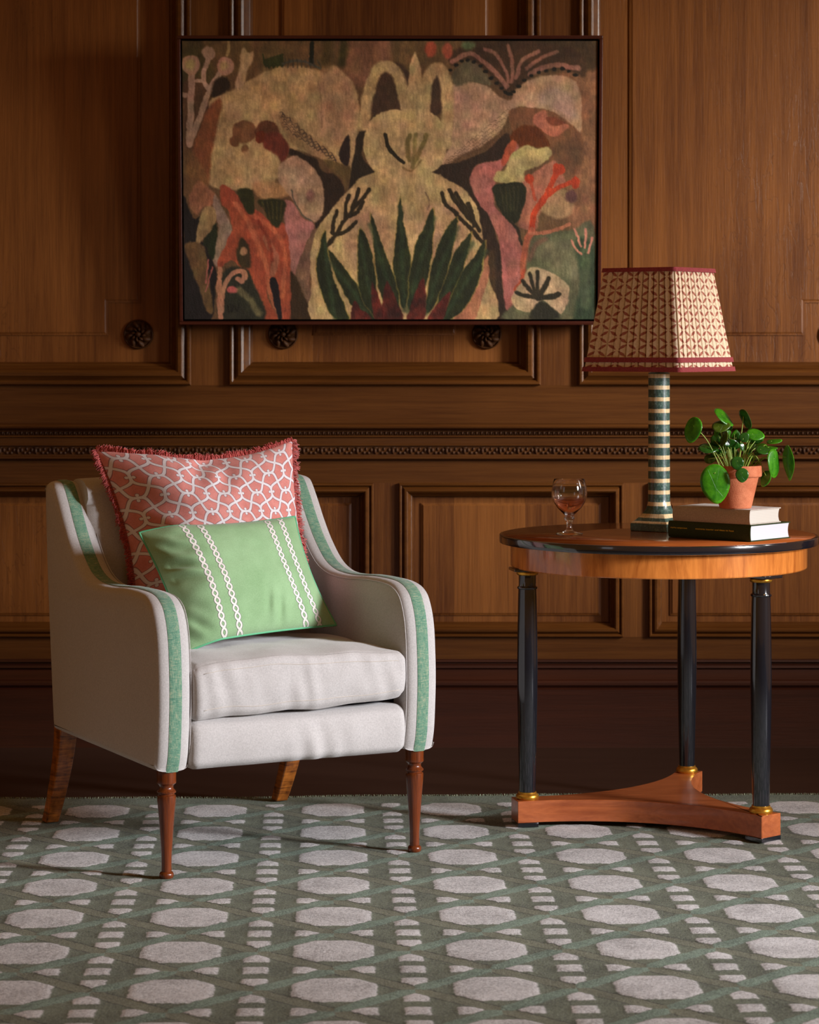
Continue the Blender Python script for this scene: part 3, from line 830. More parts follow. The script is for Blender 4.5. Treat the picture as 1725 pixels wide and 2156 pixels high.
# spider wires of the shade
mb = MB()
for a in (0, pi/2): mb.tube([(-.104*cos(a), -.104*sin(a), SH1-.018), (0, 0, SH1-.03), (.104*cos(a), .104*sin(a), SH1-.018)], .0014, 6)
mb.tube([(0, 0, .47), (.028, 0, .51), (.034, 0, .57), (.02, 0, .63), (0, 0, SH1-.03)], .0014, 6); mb.tube([(0, 0, .47), (-.028, 0, .51), (-.034, 0, .57), (-.02, 0, .63), (0, 0, SH1-.03)], .0014, 6)
mb.build('shade_carrier', brass, lamp)

# ------------------------------------------------------------------ WINE GLASS
glass = M('clear_glass', .0); glass.b.inputs['Transmission Weight'].default_value = 1; glass.b.inputs['IOR'].default_value = 1.5; glass.color((1, 1, 1)); glass = glass.m
wg = thing('wine_glass', 'short stemmed wine glass part filled with rose wine on the table left of the lamp', 'glass', (.4175, 6.613, .7622))
outer = [(.001, 0), (.0340, .0), (.0358, .0018), (.0350, .0035), (.022, .0060), (.0120, .0090), (.0082, .0140), (.0070, .0220), (.0078, .0310), (.0098, .0345), (.0104, .0370), (.0135, .0405), (.0140, .0435), (.0118, .0465), (.0098, .0482), (.0120, .0505),
         (.0210, .0590), (.0320, .0700), (.0405, .0830), (.0452, .0960), (.0466, .1080), (.0458, .1200), (.0430, .1330), (.0400, .1440), (.0397, .1446)]
inner_p = [(.0393, .1446), (.0391, .1440), (.0421, .1330), (.0447, .1200), (.0453, .1080), (.0439, .0960), (.0391, .0840), (.0305, .0715), (.0195, .0605), (.008, .0540), (.001, .0530)]
gl = MB().lathe([(r, zz) for r, zz in outer]+inner_p, n=64, cap=True).build('goblet', glass, wg, 0)
wine = M('rose_wine', .0); wine.b.inputs['Transmission Weight'].default_value = .92; wine.b.inputs['IOR'].default_value = 1.34; wine.color(lin((250, 176, 138))); wine.b.inputs['Roughness'].default_value = .05
MB().lathe([(.001, .0534), (.008, .0545), (.0196, .0612), (.0305, .0722), (.0391, .0845), (.0436, .0955), (.0436, .0957), (.001, .0957)], n=64).build('wine', wine.m, wg, 30)

# ------------------------------------------------------------------ BOOKS
def book(label, loc, rz, Ls, Wd, T, covm, pagem, hinge=False):
    b = thing('book', label, 'book', loc, rz)
    ct = .0028; inset = .004
    # local: x along the spine (0..-Ls from the near corner), y across
    mb = MB()
    mb.box(-Ls, 0, 0, Wd, 0, ct); mb.box(-Ls, 0, 0, Wd, T-ct, T)
    cov = mb.build('cover', covm, b, 30, .0008)
    mb = MB()                                                   # rounded spine
    K = 10; vs = []
    for xx in (-Ls, 0):
        for k in range(K+1):
            a = -1+2*k/K; vs.append((xx, -.0045*(1-a*a)**.5-.0002, T/2+a*(T/2)))
        for k in range(K, -1, -1):
            a = -1+2*k/K; vs.append((xx, .002-.004*(1-a*a)**.5, T/2+a*(T/2-.001)))
    n = 2*(K+1)
    mb.add(vs, [(i, (i+1) % n, n+(i+1) % n, n+i) for i in range(n)]+[tuple(range(n)), tuple(range(2*n-1, n-1, -1))])
    mb.build('spine', covm, b, 40)
    vs = []; K = 10
    prof_ = [(.0035-.004*(1-(a*a)), T/2+a*(T/2-ct-.0002)) for a in np.linspace(-1, 1, K)]+[(Wd-inset-.005*(1-a*a), T/2+a*(T/2-ct-.0002)) for a in np.linspace(1, -1, K)]
    n = len(prof_)
    for xx in (-Ls+inset, -inset*.6): vs += [(xx, y, zz) for y, zz in prof_]
    MB().add(vs, [(i, (i+1) % n, n+(i+1) % n, n+i) for i in range(n)]+[tuple(range(n-1, -1, -1)), tuple(range(n, 2*n))]).build('pages', pagem, b, 30)
    return b
def pages_mat(c):
    m = M('book_pages', .8, .3); xs = m.xyz(m.coords((1, 1, 1600))); m.color(m.ramp(xs[2].sin()*.5+.5, [(0, tuple(q*.86 for q in c)), (1, c)])); return m.m
green_cloth = fabric('dark_green_cover', lin((52, 66, 34)), lin((40, 52, 26)), bd=.0002, sheen=0, rough=.5).m
grey_cloth = fabric('oatmeal_cloth_cover', lin((196, 186, 172)), lin((170, 158, 144)), bd=.0004).m
RB = math.atan2(-.170, .189)
TZ = .7622
b1 = book('thick dark green book with yellow spine lettering, lying under the grey book', (.859, 6.363, TZ), RB, .254, .178, .042, green_cloth, pages_mat((.60, .60, .66)))
b2 = book('grey cloth book on top of the green book, under the plant pot', (.859-.001, 6.363-.0+.003, TZ+.0424), RB, .238, .137, .038, grey_cloth, pages_mat((.58, .54, .47)))
ltr = M('yellow_spine_lettering', .5); ltr.color(lin((240, 210, 60)))
LT = []
for txt, x0, width in (('marina sempersent', -.246, .052), ('moments interior und ideen im haus', -.168, .118)):
    cu_ = bpy.data.curves.new('spine_lettering', 'FONT'); cu_.body = txt; cu_.size = .0062; cu_.extrude = .0001; cu_.materials.append(ltr.m)
    to = bpy.data.objects.new('tmp_text', cu_); COL.objects.link(to); bpy.context.view_layer.update()
    me = bpy.data.meshes.new_from_object(to); bpy.data.objects.remove(to)
    xs_ = [v.co.x for v in me.vertices]; k_ = width/(max(xs_)-min(xs_))
    for v in me.vertices: v.co.x *= k_
    spn = [c for c in b1.children if c.name.startswith('spine')][0]
    to = bpy.data.objects.new('spine_lettering', me); COL.objects.link(to)
    to.parent = spn; to.location = (x0, -.0050, .0235); to.rotation_euler = (pi/2, 0, 0)

# ------------------------------------------------------------------ POTTED PLANT
PZ = TZ+.0424+.038
PC = Vector((.829, 6.437, PZ+.0002))
plant = thing('potted_plant', 'small terracotta pot of round leaved green plant standing on the two books', 'plant', PC)
tm = M('terracotta', .8, .25); tn = tm.noise(tm.coords(), 26, 4, .7); tf = tm.noise(tm.coords(), 300, 2, .7)
tm.color(tm.ramp(tn*.7+tf*.3, [(.32, lin((176, 92, 58))), (.68, lin((216, 134, 94)))])); tm.bump(tf, .0006)
MB().lathe([(.0385, 0), (.0405, .002), (.0590, .0795), (.0598, .0800), (.0655, .0805), (.0672, .083), (.0678, .106), (.0668, .1085), (.0620, .1090), (.0600, .107), (.0560, .092), (.001, .092)], n=64).build('pot', tm.m, plant, 30)
sm = M('potting_soil', .95, .1); sm.color(lin((48, 34, 24))); sm.bump(sm.noise(sm.coords(), 200, 3), .003)
MB().lathe([(.0575, .0935), (.03, .0965), (.001, .097)], n=32).build('soil', sm.m, plant, 0)
def leaf_mat(name, d, l, tr=.3, rough=.35):
    m = M(name, rough, .5, .25)
    tc = m.new('ShaderNodeTexCoord'); xs = m.xyz(tc.outputs['UV'])
    # radiating veins from the petiole point
    x = xs[0]-.5; y = xs[1]-.36; an = y.op('ARCTAN2', x); rr = (x*x+y*y).sqrt()
    vein = (an*(9/(2*pi))+.25).wrap().abs()*rr; vm = vein.inside(.005, .006)*.22
    rim = rr.gt(.0)*((xs[0]-.5)*(xs[0]-.5)+(xs[1]-.5)*(xs[1]-.5)).sqrt().op('SUBTRACT', .47).op('MULTIPLY', 30).op('MAXIMUM', 0).op('MINIMUM', 1)
    n = m.noise(m.coords(), 60, 3, .6)
    c = m.ramp(n, [(.3, d), (.7, l)]); c = m.mix(vm, c, tuple(q*1.7 for q in l)); c = m.mix(rim*.5, c, tuple(min(1, q*2.0) for q in l))
    m.color(c).bump(vm*-1+n*.3, .0008)
    t = m.new('ShaderNodeBsdfTranslucent'); m.link(c, t.inputs[0]); mx = m.new('ShaderNodeMixShader'); mx.inputs[0].default_value = tr
    out = m.t.nodes['Material Output']; m.link(m.b.outputs[0], mx.inputs[1]); m.link(t.outputs[0], mx.inputs[2]); m.link(mx.outputs[0], out.inputs[0]); return m.m
LM = [leaf_mat('leaf_green', lin((44, 122, 14)), lin((84, 166, 26)), .35), leaf_mat('leaf_deep_green', lin((26, 70, 18)), lin((48, 104, 28)), .2, .25), leaf_mat('leaf_olive', lin((60, 84, 16)), lin((90, 116, 28)), .3)]
stm = M('leaf_stalk', .5); stm.color(lin((150, 176, 70))); stm = stm.m
def pxp(x, y, dD): return at(1420+x/5.656, 840+y/5.656, PC.y+dD)-PC
# crop x, crop y, half-length, half-width, axis angle (deg, screen, 90 = up), depth offset, material, lean
LEAVES = [
    (492, 1000, 224, 178, 97, -.070, 0, .25), (218, 360, 150, 92, 74, -.01, 0, .5), (596, 205, 140, 58, -42, .01, 0, .9), (838, 240, 122, 46, -66, .0, 1, 1.0),
    (556, 318, 108, 66, 8, -.005, 2, .5), (965, 418, 106, 68, -12, .0, 0, .5), (985, 502, 72, 40, 5, .02, 1, .5), (836, 458, 60, 58, 40, -.03, 1, .4), (812, 568, 46, 33, -80, -.035, 1, .6),
    (660, 552, 112, 74, -8, .01, 1, .4), (400, 578, 112, 54, -4, .0, 1, .6), (500, 492, 70, 68, 0, .02, 1, .3), (422, 716, 66, 58, 0, .03, 2, .3), (1188, 496, 88, 26, 8, .01, 0, 1.1),
    (1058, 602, 90, 48, -8, -.02, 1, .7), (1198, 758, 164, 84, 93, -.015, 0, .3), (1342, 750, 202, 40, 94, .01, 0, 1.0), (1084, 942, 98, 52, 68, -.02, 0, .6), (752, 762, 78, 80, 90, -.078, 1, .2),
    (810, 905, 82, 80, 90, -.088, 1, .2), (722, 420, 30, 62, -30, .02, 0, .8), (648, 432, 62, 40, 80, .02, 0, .6), (585, 470, 96, 30, 74, -.01, 2, .9), (990, 640, 40, 34, -20, -.02, 1, .6),
    (430, 612, 90, 30, -12, .015, 0, .9), (500, 404, 50, 28, 78, .01, 0, .8), (1150, 574, 76, 20, -3, .02, 0, 1.1), (985, 776, 52, 15, -6, .03, 2, 1.2), (905, 560, 60, 45, 20, .03, 2, .5), (560, 640, 60, 50, 10, .03, 1, .4),
    (610, 610, 80, 60, 30, .04, 1, .5), (700, 640, 70, 60, -20, .05, 1, .4), (470, 560, 70, 52, 12, .035, 1, .5), (760, 520, 70, 44, 20, .04, 1, .6), (900, 470, 66, 50, 30, .05, 1, .5), (560, 420, 80, 52, 62, .035, 1, .6), (640, 350, 54, 40, 10, .03, 1, .5),
    (1020, 560, 76, 36, 8, .03, 0, .7), (870, 620, 56, 40, -10, .045, 1, .5), (500, 650, 74, 46, 24, .02, 1, .6), (930, 690, 60, 34, -30, .04, 2, .6), (745, 430, 40, 62, 10, .045, 1, .6), (345, 600, 70, 34, 6, .02, 2, .7), (620, 500, 70, 50, -60, -.01, 1, .6)]
for i, (x, y, hl, hwd, ang, dD, mi, lean) in enumerate(LEAVES):
    c = pxp(x, y, dD); k = (PC.y+dD)/F/5.656; L_h, W_h = hl*k, hwd*k; big = max(L_h, W_h)
    a = radians(ang); axd = Vector((cos(a), 0, sin(a))); wd = Vector((-sin(a), 0, cos(a)))
    # foreshortened width -> real disc width tilted in depth
    Wr = max(W_h, L_h*.78); tilt = math.acos(min(1, W_h/Wr)); side = 1 if (i*7) % 3 else -1
    wd3 = (wd*cos(tilt)+Vector((0, side*sin(tilt), 0))); nv = axd.cross(wd3).normalized()
    if nv.y > 0: nv = -nv
    V = []; UV = []; R_ = 5; Nn = 26
    tip = -1 if ang > 60 else 1
    def lp(r, t):
        ex = cos(t); ey = sin(t)
        pt = 1+.13*max(0, ex*tip)**5
        return ex*r*pt, ey*r*(1-.06*ex*tip)
    V.append(c-nv*.0); UV.append((.5, .5))
    for r in range(1, R_+1):
        for q in range(Nn):
            t = 2*pi*q/Nn; ex, ey = lp(r/R_, t); rr = r/R_
            dome = (-.10*(rr**2)+.035*sin(3*t+i)*rr**2-.03*(1-rr)**2)*big
            V.append(c+axd*ex*L_h+wd3*ey*Wr+nv*dome); UV.append((.5+ey*.5, .5-ex*tip*.5))
    Fs = [(0, 1+q, 1+(q+1) % Nn) for q in range(Nn)]+[(1+(r-1)*Nn+q, 1+r*Nn+q, 1+r*Nn+(q+1) % Nn, 1+(r-1)*Nn+(q+1) % Nn) for r in range(1, R_) for q in range(Nn)]
    me = bpy.data.meshes.new('leaf'); me.from_pydata(V, [], Fs); me.update()
    li = np.empty(len(me.loops), np.int32); me.loops.foreach_get('vertex_index', li)
    me.uv_layers.new(name='UVMap').data.foreach_set('uv', np.array(UV)[li].ravel())
    lf = link('leaf', me, LM[mi], plant, 0)
    so = lf.modifiers.new('thick', 'SOLIDIFY'); so.thickness = .0007
    att = c-axd*L_h*.28*tip*1.0 - nv*.0004 if i != 0 else c+axd*L_h*.5
    root = Vector((max(-.035, min(.035, c.x*.35)), max(-.03, min(.03, dD*.4)), .095)); midp = root.lerp(att, .5)+Vector((0, 0, .012+.1*abs(att.x)*.5))
    if att.z < .09:
        s_ = 1 if att.x > 0 else -1; midp = Vector((att.x*.62, dD*.7, .135)) if abs(att.x) > .06 else Vector((att.x*.7, dD*.9-.015, .128)); 
    pth = [tuple(p) for p in catmull([root, midp, att], 7)]
    MB().tube(pth, [.0013]*(len(pth)-3)+[.0012, .0011, .0009], 5).build('stalk', stm, lf, 0)

# ------------------------------------------------------------------ PAINTING
def vnoise(w_, h_, n, seed):
    r = np.random.default_rng(seed).random((n+2, int(n*w_/h_)+3)); yy = np.linspace(0, n, h_); xx = np.linspace(0, n*w_/h_, w_)
    y0 = yy.astype(int); x0 = xx.astype(int); fy = (yy-y0)[:, None]; fx = (xx-x0)[None]; fy = fy*fy*(3-2*fy); fx = fx*fx*(3-2*fx)
    a = r[y0][:, x0]; b = r[y0][:, x0+1]; c = r[y0+1][:, x0]; d = r[y0+1][:, x0+1]
    return (a*(1-fx)+b*fx)*(1-fy)+(c*(1-fx)+d*fx)*fy
NW, NH = 620, 411
PU = np.linspace(378, 1260, NW)[None]+np.zeros((NH, 1)); PV = np.linspace(88, 672, NH)[:, None]+np.zeros((1, NW))
wu = (vnoise(NW, NH, 34, 1)-.5)*3.6+(vnoise(NW, NH, 130, 2)-.5)*2; wv_ = (vnoise(NW, NH, 34, 3)-.5)*3.6+(vnoise(NW, NH, 130, 4)-.5)*2
GU = PU+wu; GV = PV+wv_
IMG = np.zeros((NH, NW, 3)); IMG[:] = (94, 72, 50)
brush = vnoise(NW, NH, 60, 5)*.5+vnoise(NW, NH, 18, 6)*.5
def cv(fr, P):
    if fr == 'A': return [(360+x/3.37, 60+y/3.37) for x, y in P]
    if fr == 'B': return [(820+x/3.368, 60+y/3.368) for x, y in P]
    return P
def pairs(s):
    q = [float(t) for t in s.replace(',', ' ').split()]; return list(zip(q[::2], q[1::2]))
def segd(P, closed, sl):
    u, v = GU[sl], GV[sl]; best = np.full(u.shape, 1e9); inside = np.zeros(u.shape, bool); n = len(P)
    for i in range(n if closed else n-1):
        x1, y1 = P[i]; x2, y2 = P[(i+1) % n]; dx, dy = x2-x1, y2-y1; L = dx*dx+dy*dy+1e-9
        t = np.clip(((u-x1)*dx+(v-y1)*dy)/L, 0, 1); best = np.minimum(best, (u-x1-t*dx)**2+(v-y1-t*dy)**2)
        if closed and y1 != y2:
            inside ^= ((y1 > v) != (y2 > v)) & (u < (x2-x1)*(v-y1)/(y2-y1)+x1)
    return np.sqrt(best), inside
def sl_of(P, m):
    us = [p[0] for p in P]; vs_ = [p[1] for p in P]; m += 8
    i0 = int(np.clip((min(us)-m-378)/882*NW, 0, NW)); i1 = int(np.clip((max(us)+m-378)/882*NW+1, 0, NW)); j0 = int(np.clip((min(vs_)-m-88)/584*NH, 0, NH)); j1 = int(np.clip((max(vs_)+m-88)/584*NH+1, 0, NH))
    return (slice(j0, j1), slice(i0, i1))
def put(sl, al, col, var=.16):
    if al.size == 0: return
    b = 1+(brush[sl]-.5)*2*var; c = np.array(col, float)[None, None]*b[..., None]
    IMG[sl] = IMG[sl]*(1-al[..., None])+c*al[..., None]
def poly_(fr, col, s, soft=3, op=1, var=.16):
    P = [tuple(p) for p in catmull(cv(fr, pairs(s)), 4, True)]; sl = sl_of(P, soft); d, ins = segd(P, True, sl)
    put(sl, np.clip(np.where(ins, d, -d)/soft+.5, 0, 1)*op, col, var)
def line_(fr, col, wd, s, soft=2, op=1, taper=False):
    P = [tuple(p) for p in catmull(cv(fr, pairs(s)), 5)]; wd = wd/3.37 if fr != 'P' else wd; sl = sl_of(P, wd+soft); d, _ = segd(P, False, sl)
    put(sl, np.clip((wd/2-d)/soft+.5, 0, 1)*op, col)
def blob(fr, col, x, y, rx, ry, soft=3, op=1):
    poly_(fr, col, ' '.join('%f %f' % (x+rx*cos(a), y+ry*sin(a)) for a in [2*pi*k/10 for k in range(10)]), soft, op)
CRM = (156, 132, 98); PNK = (150, 108, 92); SAL = (142, 76, 54); DRK = (50, 37, 26); GRN = (40, 46, 24); BLK = (30, 25, 24)
# grounds
poly_('P', (98, 78, 52), '378 60 1270 60 1270 140 378 150', 20); poly_('P', (122, 90, 66), '1180 100 1270 100 1270 460 1200 460', 14); poly_('A', (124, 90, 70), '1180 90 1560 90 1500 380 1340 420 1220 380', 14, .8)
poly_('P', (60, 48, 28), '1000 80 1250 80 1250 150 1000 130', 10, .8); poly_('P', (76, 66, 40), '378 88 420 88 450 200 380 240', 10)
line_('A', (84, 68, 38), 60, '1100 100 1080 260', 10); line_('A', (66, 58, 30), 60, '1220 100 1200 250', 10)
poly_('A', (84, 62, 44), '60 400 260 400 240 700 100 900', 8)
# left dome
poly_('A', CRM, '250 520 430 430 560 360 700 290 860 268 1000 290 1100 320 1140 260 1240 340 1310 450 1330 600 1315 780 1285 980 1250 1000 1170 950 1080 930 950 880 850 860 740 930 700 1100 500 1140 330 1140 235 1080 255 850 290 650', 5)
poly_('A', (150, 116, 96), '1050 320 1150 280 1260 400 1310 560 1290 760 1150 800 1050 700', 14, .6); poly_('A', (162, 138, 100), '600 330 900 300 1000 420 900 560 640 560', 20, .5)
line_('A', (120, 96, 74), 10, '1040 380 1050 520 1060 700', 2, .6)
poly_('A', (120, 76, 50), '345 520 250 560 190 700 120 880 95 1040 240 1100 268 850', 6); poly_('A', (112, 84, 54), '90 860 150 900 250 1080 140 1180 80 1060', 10, .8)
poly_('A', (136, 96, 72), '160 1080 240 1130 300 1190 270 1250 200 1270 150 1320 100 1220', 5)
# pale flowers, upper left
S1 = (146, 122, 106)
line_('A', S1, 48, '125 300 120 500 110 820'); line_('A', S1, 42, '110 820 180 640 250 450 340 300'); blob('A', (156, 124, 104), 120, 262, 66, 70); blob('A', (160, 140, 100), 118, 258, 34, 38, 8)
blob('A', (150, 118, 100), 370, 268, 60, 64); blob('A', (158, 138, 100), 360, 262, 30, 30, 8); blob('A', S1, 250, 178, 48, 48); line_('A', S1, 34, '245 210 212 340 240 430'); line_('A', S1, 26, '150 378 205 375'); line_('A', S1, 30, '60 470 110 480')
poly_('A', (156, 132, 104), '500 140 540 180 570 170 565 240 530 290 500 400 440 420 460 320 480 270 470 200', 4); line_('A', (140, 118, 84), 22, '398 95 385 190'); line_('A', (140, 120, 88), 20, '362 350 368 460'); poly_('A', (48, 36, 24), '300 360 380 350 400 420 300 490 262 460', 6)
for k in range(14): line_('A', (44, 52, 22), 9, '%d %d %d %d' % (640+k*11, 190+(k*37) % 40, 650+k*10, 262+(k*13) % 20), 2)
line_('A', (24, 28, 14), 32, '985 110 985 250'); line_('A', (78, 76, 66), 14, '780 255 850 235 930 240 990 260 1050 290')
for k in range(9): line_('A', (64, 62, 52), 9, '%d 225 %d 280' % (800+k*28, 780+k*34), 2, .7)
# rust flowers
blob('A', (112, 78, 54), 500, 732, 86, 84); blob('A', (108, 74, 50), 432, 796, 38, 40); blob('A', (116, 84, 58), 508, 852, 30, 34); blob('A', (98, 62, 42), 665, 735, 84, 82); poly_('A', (102, 52, 40), '640 760 740 740 810 800 820 880 770 950 720 900 650 850', 5); blob('A', (104, 50, 28), 618, 770, 34, 44)
poly_('A', (140, 114, 84), '750 620 860 640 925 720 1050 800 1120 870 1190 940 1080 940 950 870 850 820 790 740', 4)
for k in range(16):
    for j in range(4):
        t = k/15; x_ = 770+t*370+j*10-10*(k % 2); y_ = 640+t*275+(j-1.5)*(34-18*t)+16; line_('A', (62, 50, 44), 5, '%f %f %f %f %f %f' % (x_-14, y_-6, x_+6, y_-10, x_+16, y_+8), 1.2, .8)
# dark hourglass
poly_('A', DRK, '830 850 930 890 1020 930 1060 1010 1150 1030 1215 1120 1210 1200 1150 1290 1100 1390 1030 1430 1005 1370 1075 1250 1060 1130 1010 1020 900 940 830 890', 3)
poly_('A', (96, 78, 50), '1070 930 1190 950 1270 1000 1230 1150 1200 1060 1130 1020', 5); poly_('A', (46, 34, 30), '1180 880 1250 750 1262 900 1245 970 1200 940', 3)
poly_('A', (48, 38, 27), '1310 760 1400 650 1500 540 1560 560 1440 680 1350 850 1360 930 1440 1010 1440 1040 1300 1110 1250 1170 1260 1040 1290 900', 3)
poly_('A', CRM, '410 1100 400 950 500 870 620 840 740 910 760 1040 650 1110 500 1130', 5); poly_('A', (158, 124, 90), '560 1100 700 1080 800 1120 820 1180 700 1215 600 1190', 8)
poly_('A', (152, 126, 104), '760 960 850 900 960 950 1040 1050 1075 1180 1060 1300 1000 1375 900 1310 850 1220 770 1120 740 1030', 4); blob('A', (120, 84, 80), 975, 1185, 32, 40, 8, .8); line_('A', (84, 80, 70), 10, '840 1150 860 1230 920 1320 980 1370')
poly_('A', (146, 104, 96), '790 1220 850 1240 920 1340 1000 1390 990 1450 940 1520 900 1640 860 1760 830 1740 815 1560 790 1400 780 1300', 3)
poly_('A', (108, 84, 68), '1000 1420 1085 1430 1040 1520 1000 1640 960 1800 1010 1900 1150 2060 1030 2060 930 1900 865 1780 900 1620 950 1510', 3); poly_('A', (58, 42, 22), '820 1740 870 1760 930 1900 1020 2070 780 2070', 4)
# salmon mass
poly_('A', SAL, '340 1100 480 1200 580 1280 700 1370 785 1380 825 1600 830 1740 825 2060 770 2060 730 1800 680 1780 660 1900 740 2060 640 2060 560 1800 470 1690 400 1640 330 1690 300 1700 310 1560 400 1450 390 1300 330 1230', 3)
for c_, w_, s in (((168, 104, 76), 36, '430 1240 540 1400 640 1640 690 1900 760 2040'), ((164, 98, 70), 32, '560 1320 700 1420 790 1600 770 1900'), ((146, 100, 78), 46, '650 1480 720 1620 700 1740'), ((160, 92, 66), 24, '480 1290 580 1460 600 1600'), ((122, 58, 40), 24, '600 1360 680 1520 700 1650')): line_('A', c_, w_, s, 3, .8)
poly_('A', (28, 22, 26), '680 1780 730 1780 750 1900 770 2060 740 2050 700 1900', 2); poly_('A', (60, 50, 30), '470 1480 520 1530 540 1680 480 1690 440 1600', 5); blob('A', (150, 118, 90), 490, 1575, 22, 26)
poly_('A', (48, 48, 22), '450 1140 550 1140 575 1290 530 1310 480 1240', 4)
poly_('A', (46, 46, 22), '600 1215 790 1225 770 1340 740 1410 690 1380 640 1290', 4)
for k in range(5): line_('A', (110, 96, 50), 8, '%d 1230 %d 1350' % (625+k*36, 660+k*24), 3, .5)
poly_('A', (124, 106, 92), '290 1170 340 1260 400 1380 390 1470 320 1600 300 1690 260 1620 290 1500 310 1400 275 1280', 3)
poly_('A', BLK, '55 1180 130 1340 180 1340 160 1480 220 1540 285 1700 290 1800 250 2070 60 2070 60 1500', 3); poly_('A', (132, 112, 80), '190 1300 250 1250 292 1300 290 1380 220 1480 150 1540 160 1420', 3); poly_('A', (36, 42, 22), '290 1380 300 1470 270 1640 230 1560 200 1520', 3)
poly_('A', (96, 76, 50), '75 1520 210 1550 240 1780 270 2000 215 1990 150 1800 90 1640', 4); line_('A', (146, 92, 84), 9, '240 1640 215 1800'); line_('A', (146, 92, 84), 9, '265 1690 215 1860')
poly_('A', (46, 46, 34), '330 1740 480 1690 560 1800 640 2070 320 2070', 5); line_('A', (152, 110, 88), 34, '315 1700 312 1900 320 2050'); line_('A', (150, 112, 90), 34, '330 2000 340 1850 400 1745 470 1715 500 1750 480 1790 450 1775'); blob('A', (160, 88, 84), 408, 1850, 42, 24); line_('A', (112, 102, 74), 48, '460 1850 540 1930 600 2020', 6, .8)
line_('A', (22, 20, 12), 9, '372 1960 380 2010', 1.5); line_('A', (22, 20, 12), 8, '395 1950 398 2005 415 1960', 1.5); line_('A', (22, 20, 12), 7, '425 1975 440 2000 455 1960', 1.5)
# right wings
poly_('B', (68, 50, 34), '430 170 650 105 900 95 1200 120 1380 200 1390 350 1250 290 1050 310 860 470 720 340 540 220 440 270', 6)
poly_('B', (152, 126, 102), '400 420 560 380 700 410 780 480 860 510 900 430 1000 370 1150 330 1280 350 1350 430 1372 560 1362 730 1240 640 1080 570 900 560 850 610 780 740 640 840 500 900 380 990 365 930 430 820 440 700 380 640 380 540', 4)
poly_('B', (142, 122, 112), '1080 460 1200 420 1310 500 1340 640 1200 590 1080 540', 14, .7); poly_('B', (158, 124, 108), '480 440 640 430 700 560 600 700 480 700', 20, .5)
poly_('B', (94, 86, 66), '440 330 540 232 640 275 730 395 600 385 470 405', 6)
FN = (134, 98, 84)
for w_, s in ((34, '440 240 560 180 680 250 780 350 835 410'), (24, '670 150 760 190 820 290 845 380'), (26, '840 130 872 250 868 380'), (28, '895 350 950 230 1060 165'), (26, '980 290 1080 210 1190 170'), (36, '1000 330 1150 265 1350 285')): line_('B', FN, w_, s, 3, .9)
dots = catmull(cv('B', pairs('430 300 530 225 640 270 740 370 830 450 870 462 960 370 1090 310 1230 288 1345 345')), 5)
for q, p in enumerate(dots):
    if q % 2 == 0: blob('P', (26, 24, 16), p[0], p[1], 5, 3.6, 2)
blob('B', (156, 84, 62), 290, 150, 40, 58, 6); blob('B', (156, 86, 66), 408, 165, 34, 56, 6); blob('B', (96, 106, 74), 560, 125, 50, 28, 8)
poly_('B', (112, 80, 56), '850 610 900 565 1080 570 1250 640 1370 760 1380 950 1250 1100 1140 950 1160 880 1110 770 900 740', 4); poly_('B', (88, 66, 48), '1180 860 1300 780 1370 860 1350 1000 1240 1040', 14, .7)
poly_('B', (152, 102, 80), '1035 610 1110 580 1150 655 1285 680 1200 762 1090 735 1030 670', 3); poly_('B', (112, 66, 46), '1120 620 1260 660 1190 690 1150 680', 3)
poly_('B', (92, 50, 18), '860 760 940 690 1050 700 1130 790 1135 840 1000 835 850 830', 5)
for k in range(15):
    for j in range(4):
        t = k/14; x_ = 400+t*440; y_ = 960-t*330+(j-1.3)*(14+26*t); line_('B', (90, 72, 54), 4, '%f %f %f %f %f %f' % (x_-14, y_+8, x_+4, y_-8, x_+16, y_-2), 1.2, .8)
# dark right silhouette
poly_('B', DRK, '265 1020 350 960 430 960 560 920 700 860 830 740 860 800 800 920 640 955 590 1030 600 1120 660 1230 740 1370 760 1480 795 1600 810 1850 840 2070 620 2070 690 1850 690 1600 650 1450 580 1280 470 1150 390 1060', 3)
poly_('B', (84, 64, 40), '700 1600 760 1620 750 1900 690 1960', 8, .6)
# pink figure right
poly_('B', (146, 96, 88), '570 1050 640 960 800 920 860 810 920 840 830 960 760 1080 750 1240 830 1340 900 1400 945 1550 925 1850 880 1970 825 1970 795 1600 745 1400 650 1250 590 1140', 3)
poly_('B', (152, 82, 60), '795 930 860 800 905 830 830 965', 3); poly_('B', (142, 98, 80), '945 1090 1160 940 1210 1000 1260 1100 1180 1200 1080 1300 1045 1420 920 1390 970 1200', 4)
poly_('B', (156, 144, 102), '830 990 860 900 960 828 1060 850 1130 835 1165 890 1080 960 970 1010 955 1095 755 1085 765 1020', 4); poly_('B', (38, 40, 22), '748 1110 940 1095 972 1180 945 1310 905 1375 850 1365 795 1290 748 1190', 3)
for k in range(5): line_('B', (88, 80, 54), 6, '%d 1120 %d 1290' % (790+k*32, 820+k*22), 3, .5)
line_('B', (52, 42, 30), 22, '880 1370 920 1440 942 1530'); poly_('B', (138, 114, 86), '1080 1280 1150 1180 1240 1140 1300 1180 1310 1300 1200 1345', 6); blob('B', (92, 62, 60), 1302, 1190, 44, 48, 6)
RD = (148, 62, 36)
line_('B', RD, 42, '1010 1430 1045 1290 1120 1180 1180 1050 1190 980'); line_('B', RD, 34, '1090 1210 1220 1120 1345 1080'); line_('B', (146, 74, 52), 26, '1000 1060 1015 1120 1042 1210'); blob('B', RD, 1000, 1062, 32, 36); blob('B', RD, 1332, 1090, 34, 44); blob('B', RD, 1210, 1000, 44, 40)
line_('B', (146, 88, 66), 58, '1015 1430 975 1560 960 1720'); line_('B', (146, 74, 50), 34, '965 1720 940 1800 905 1850')
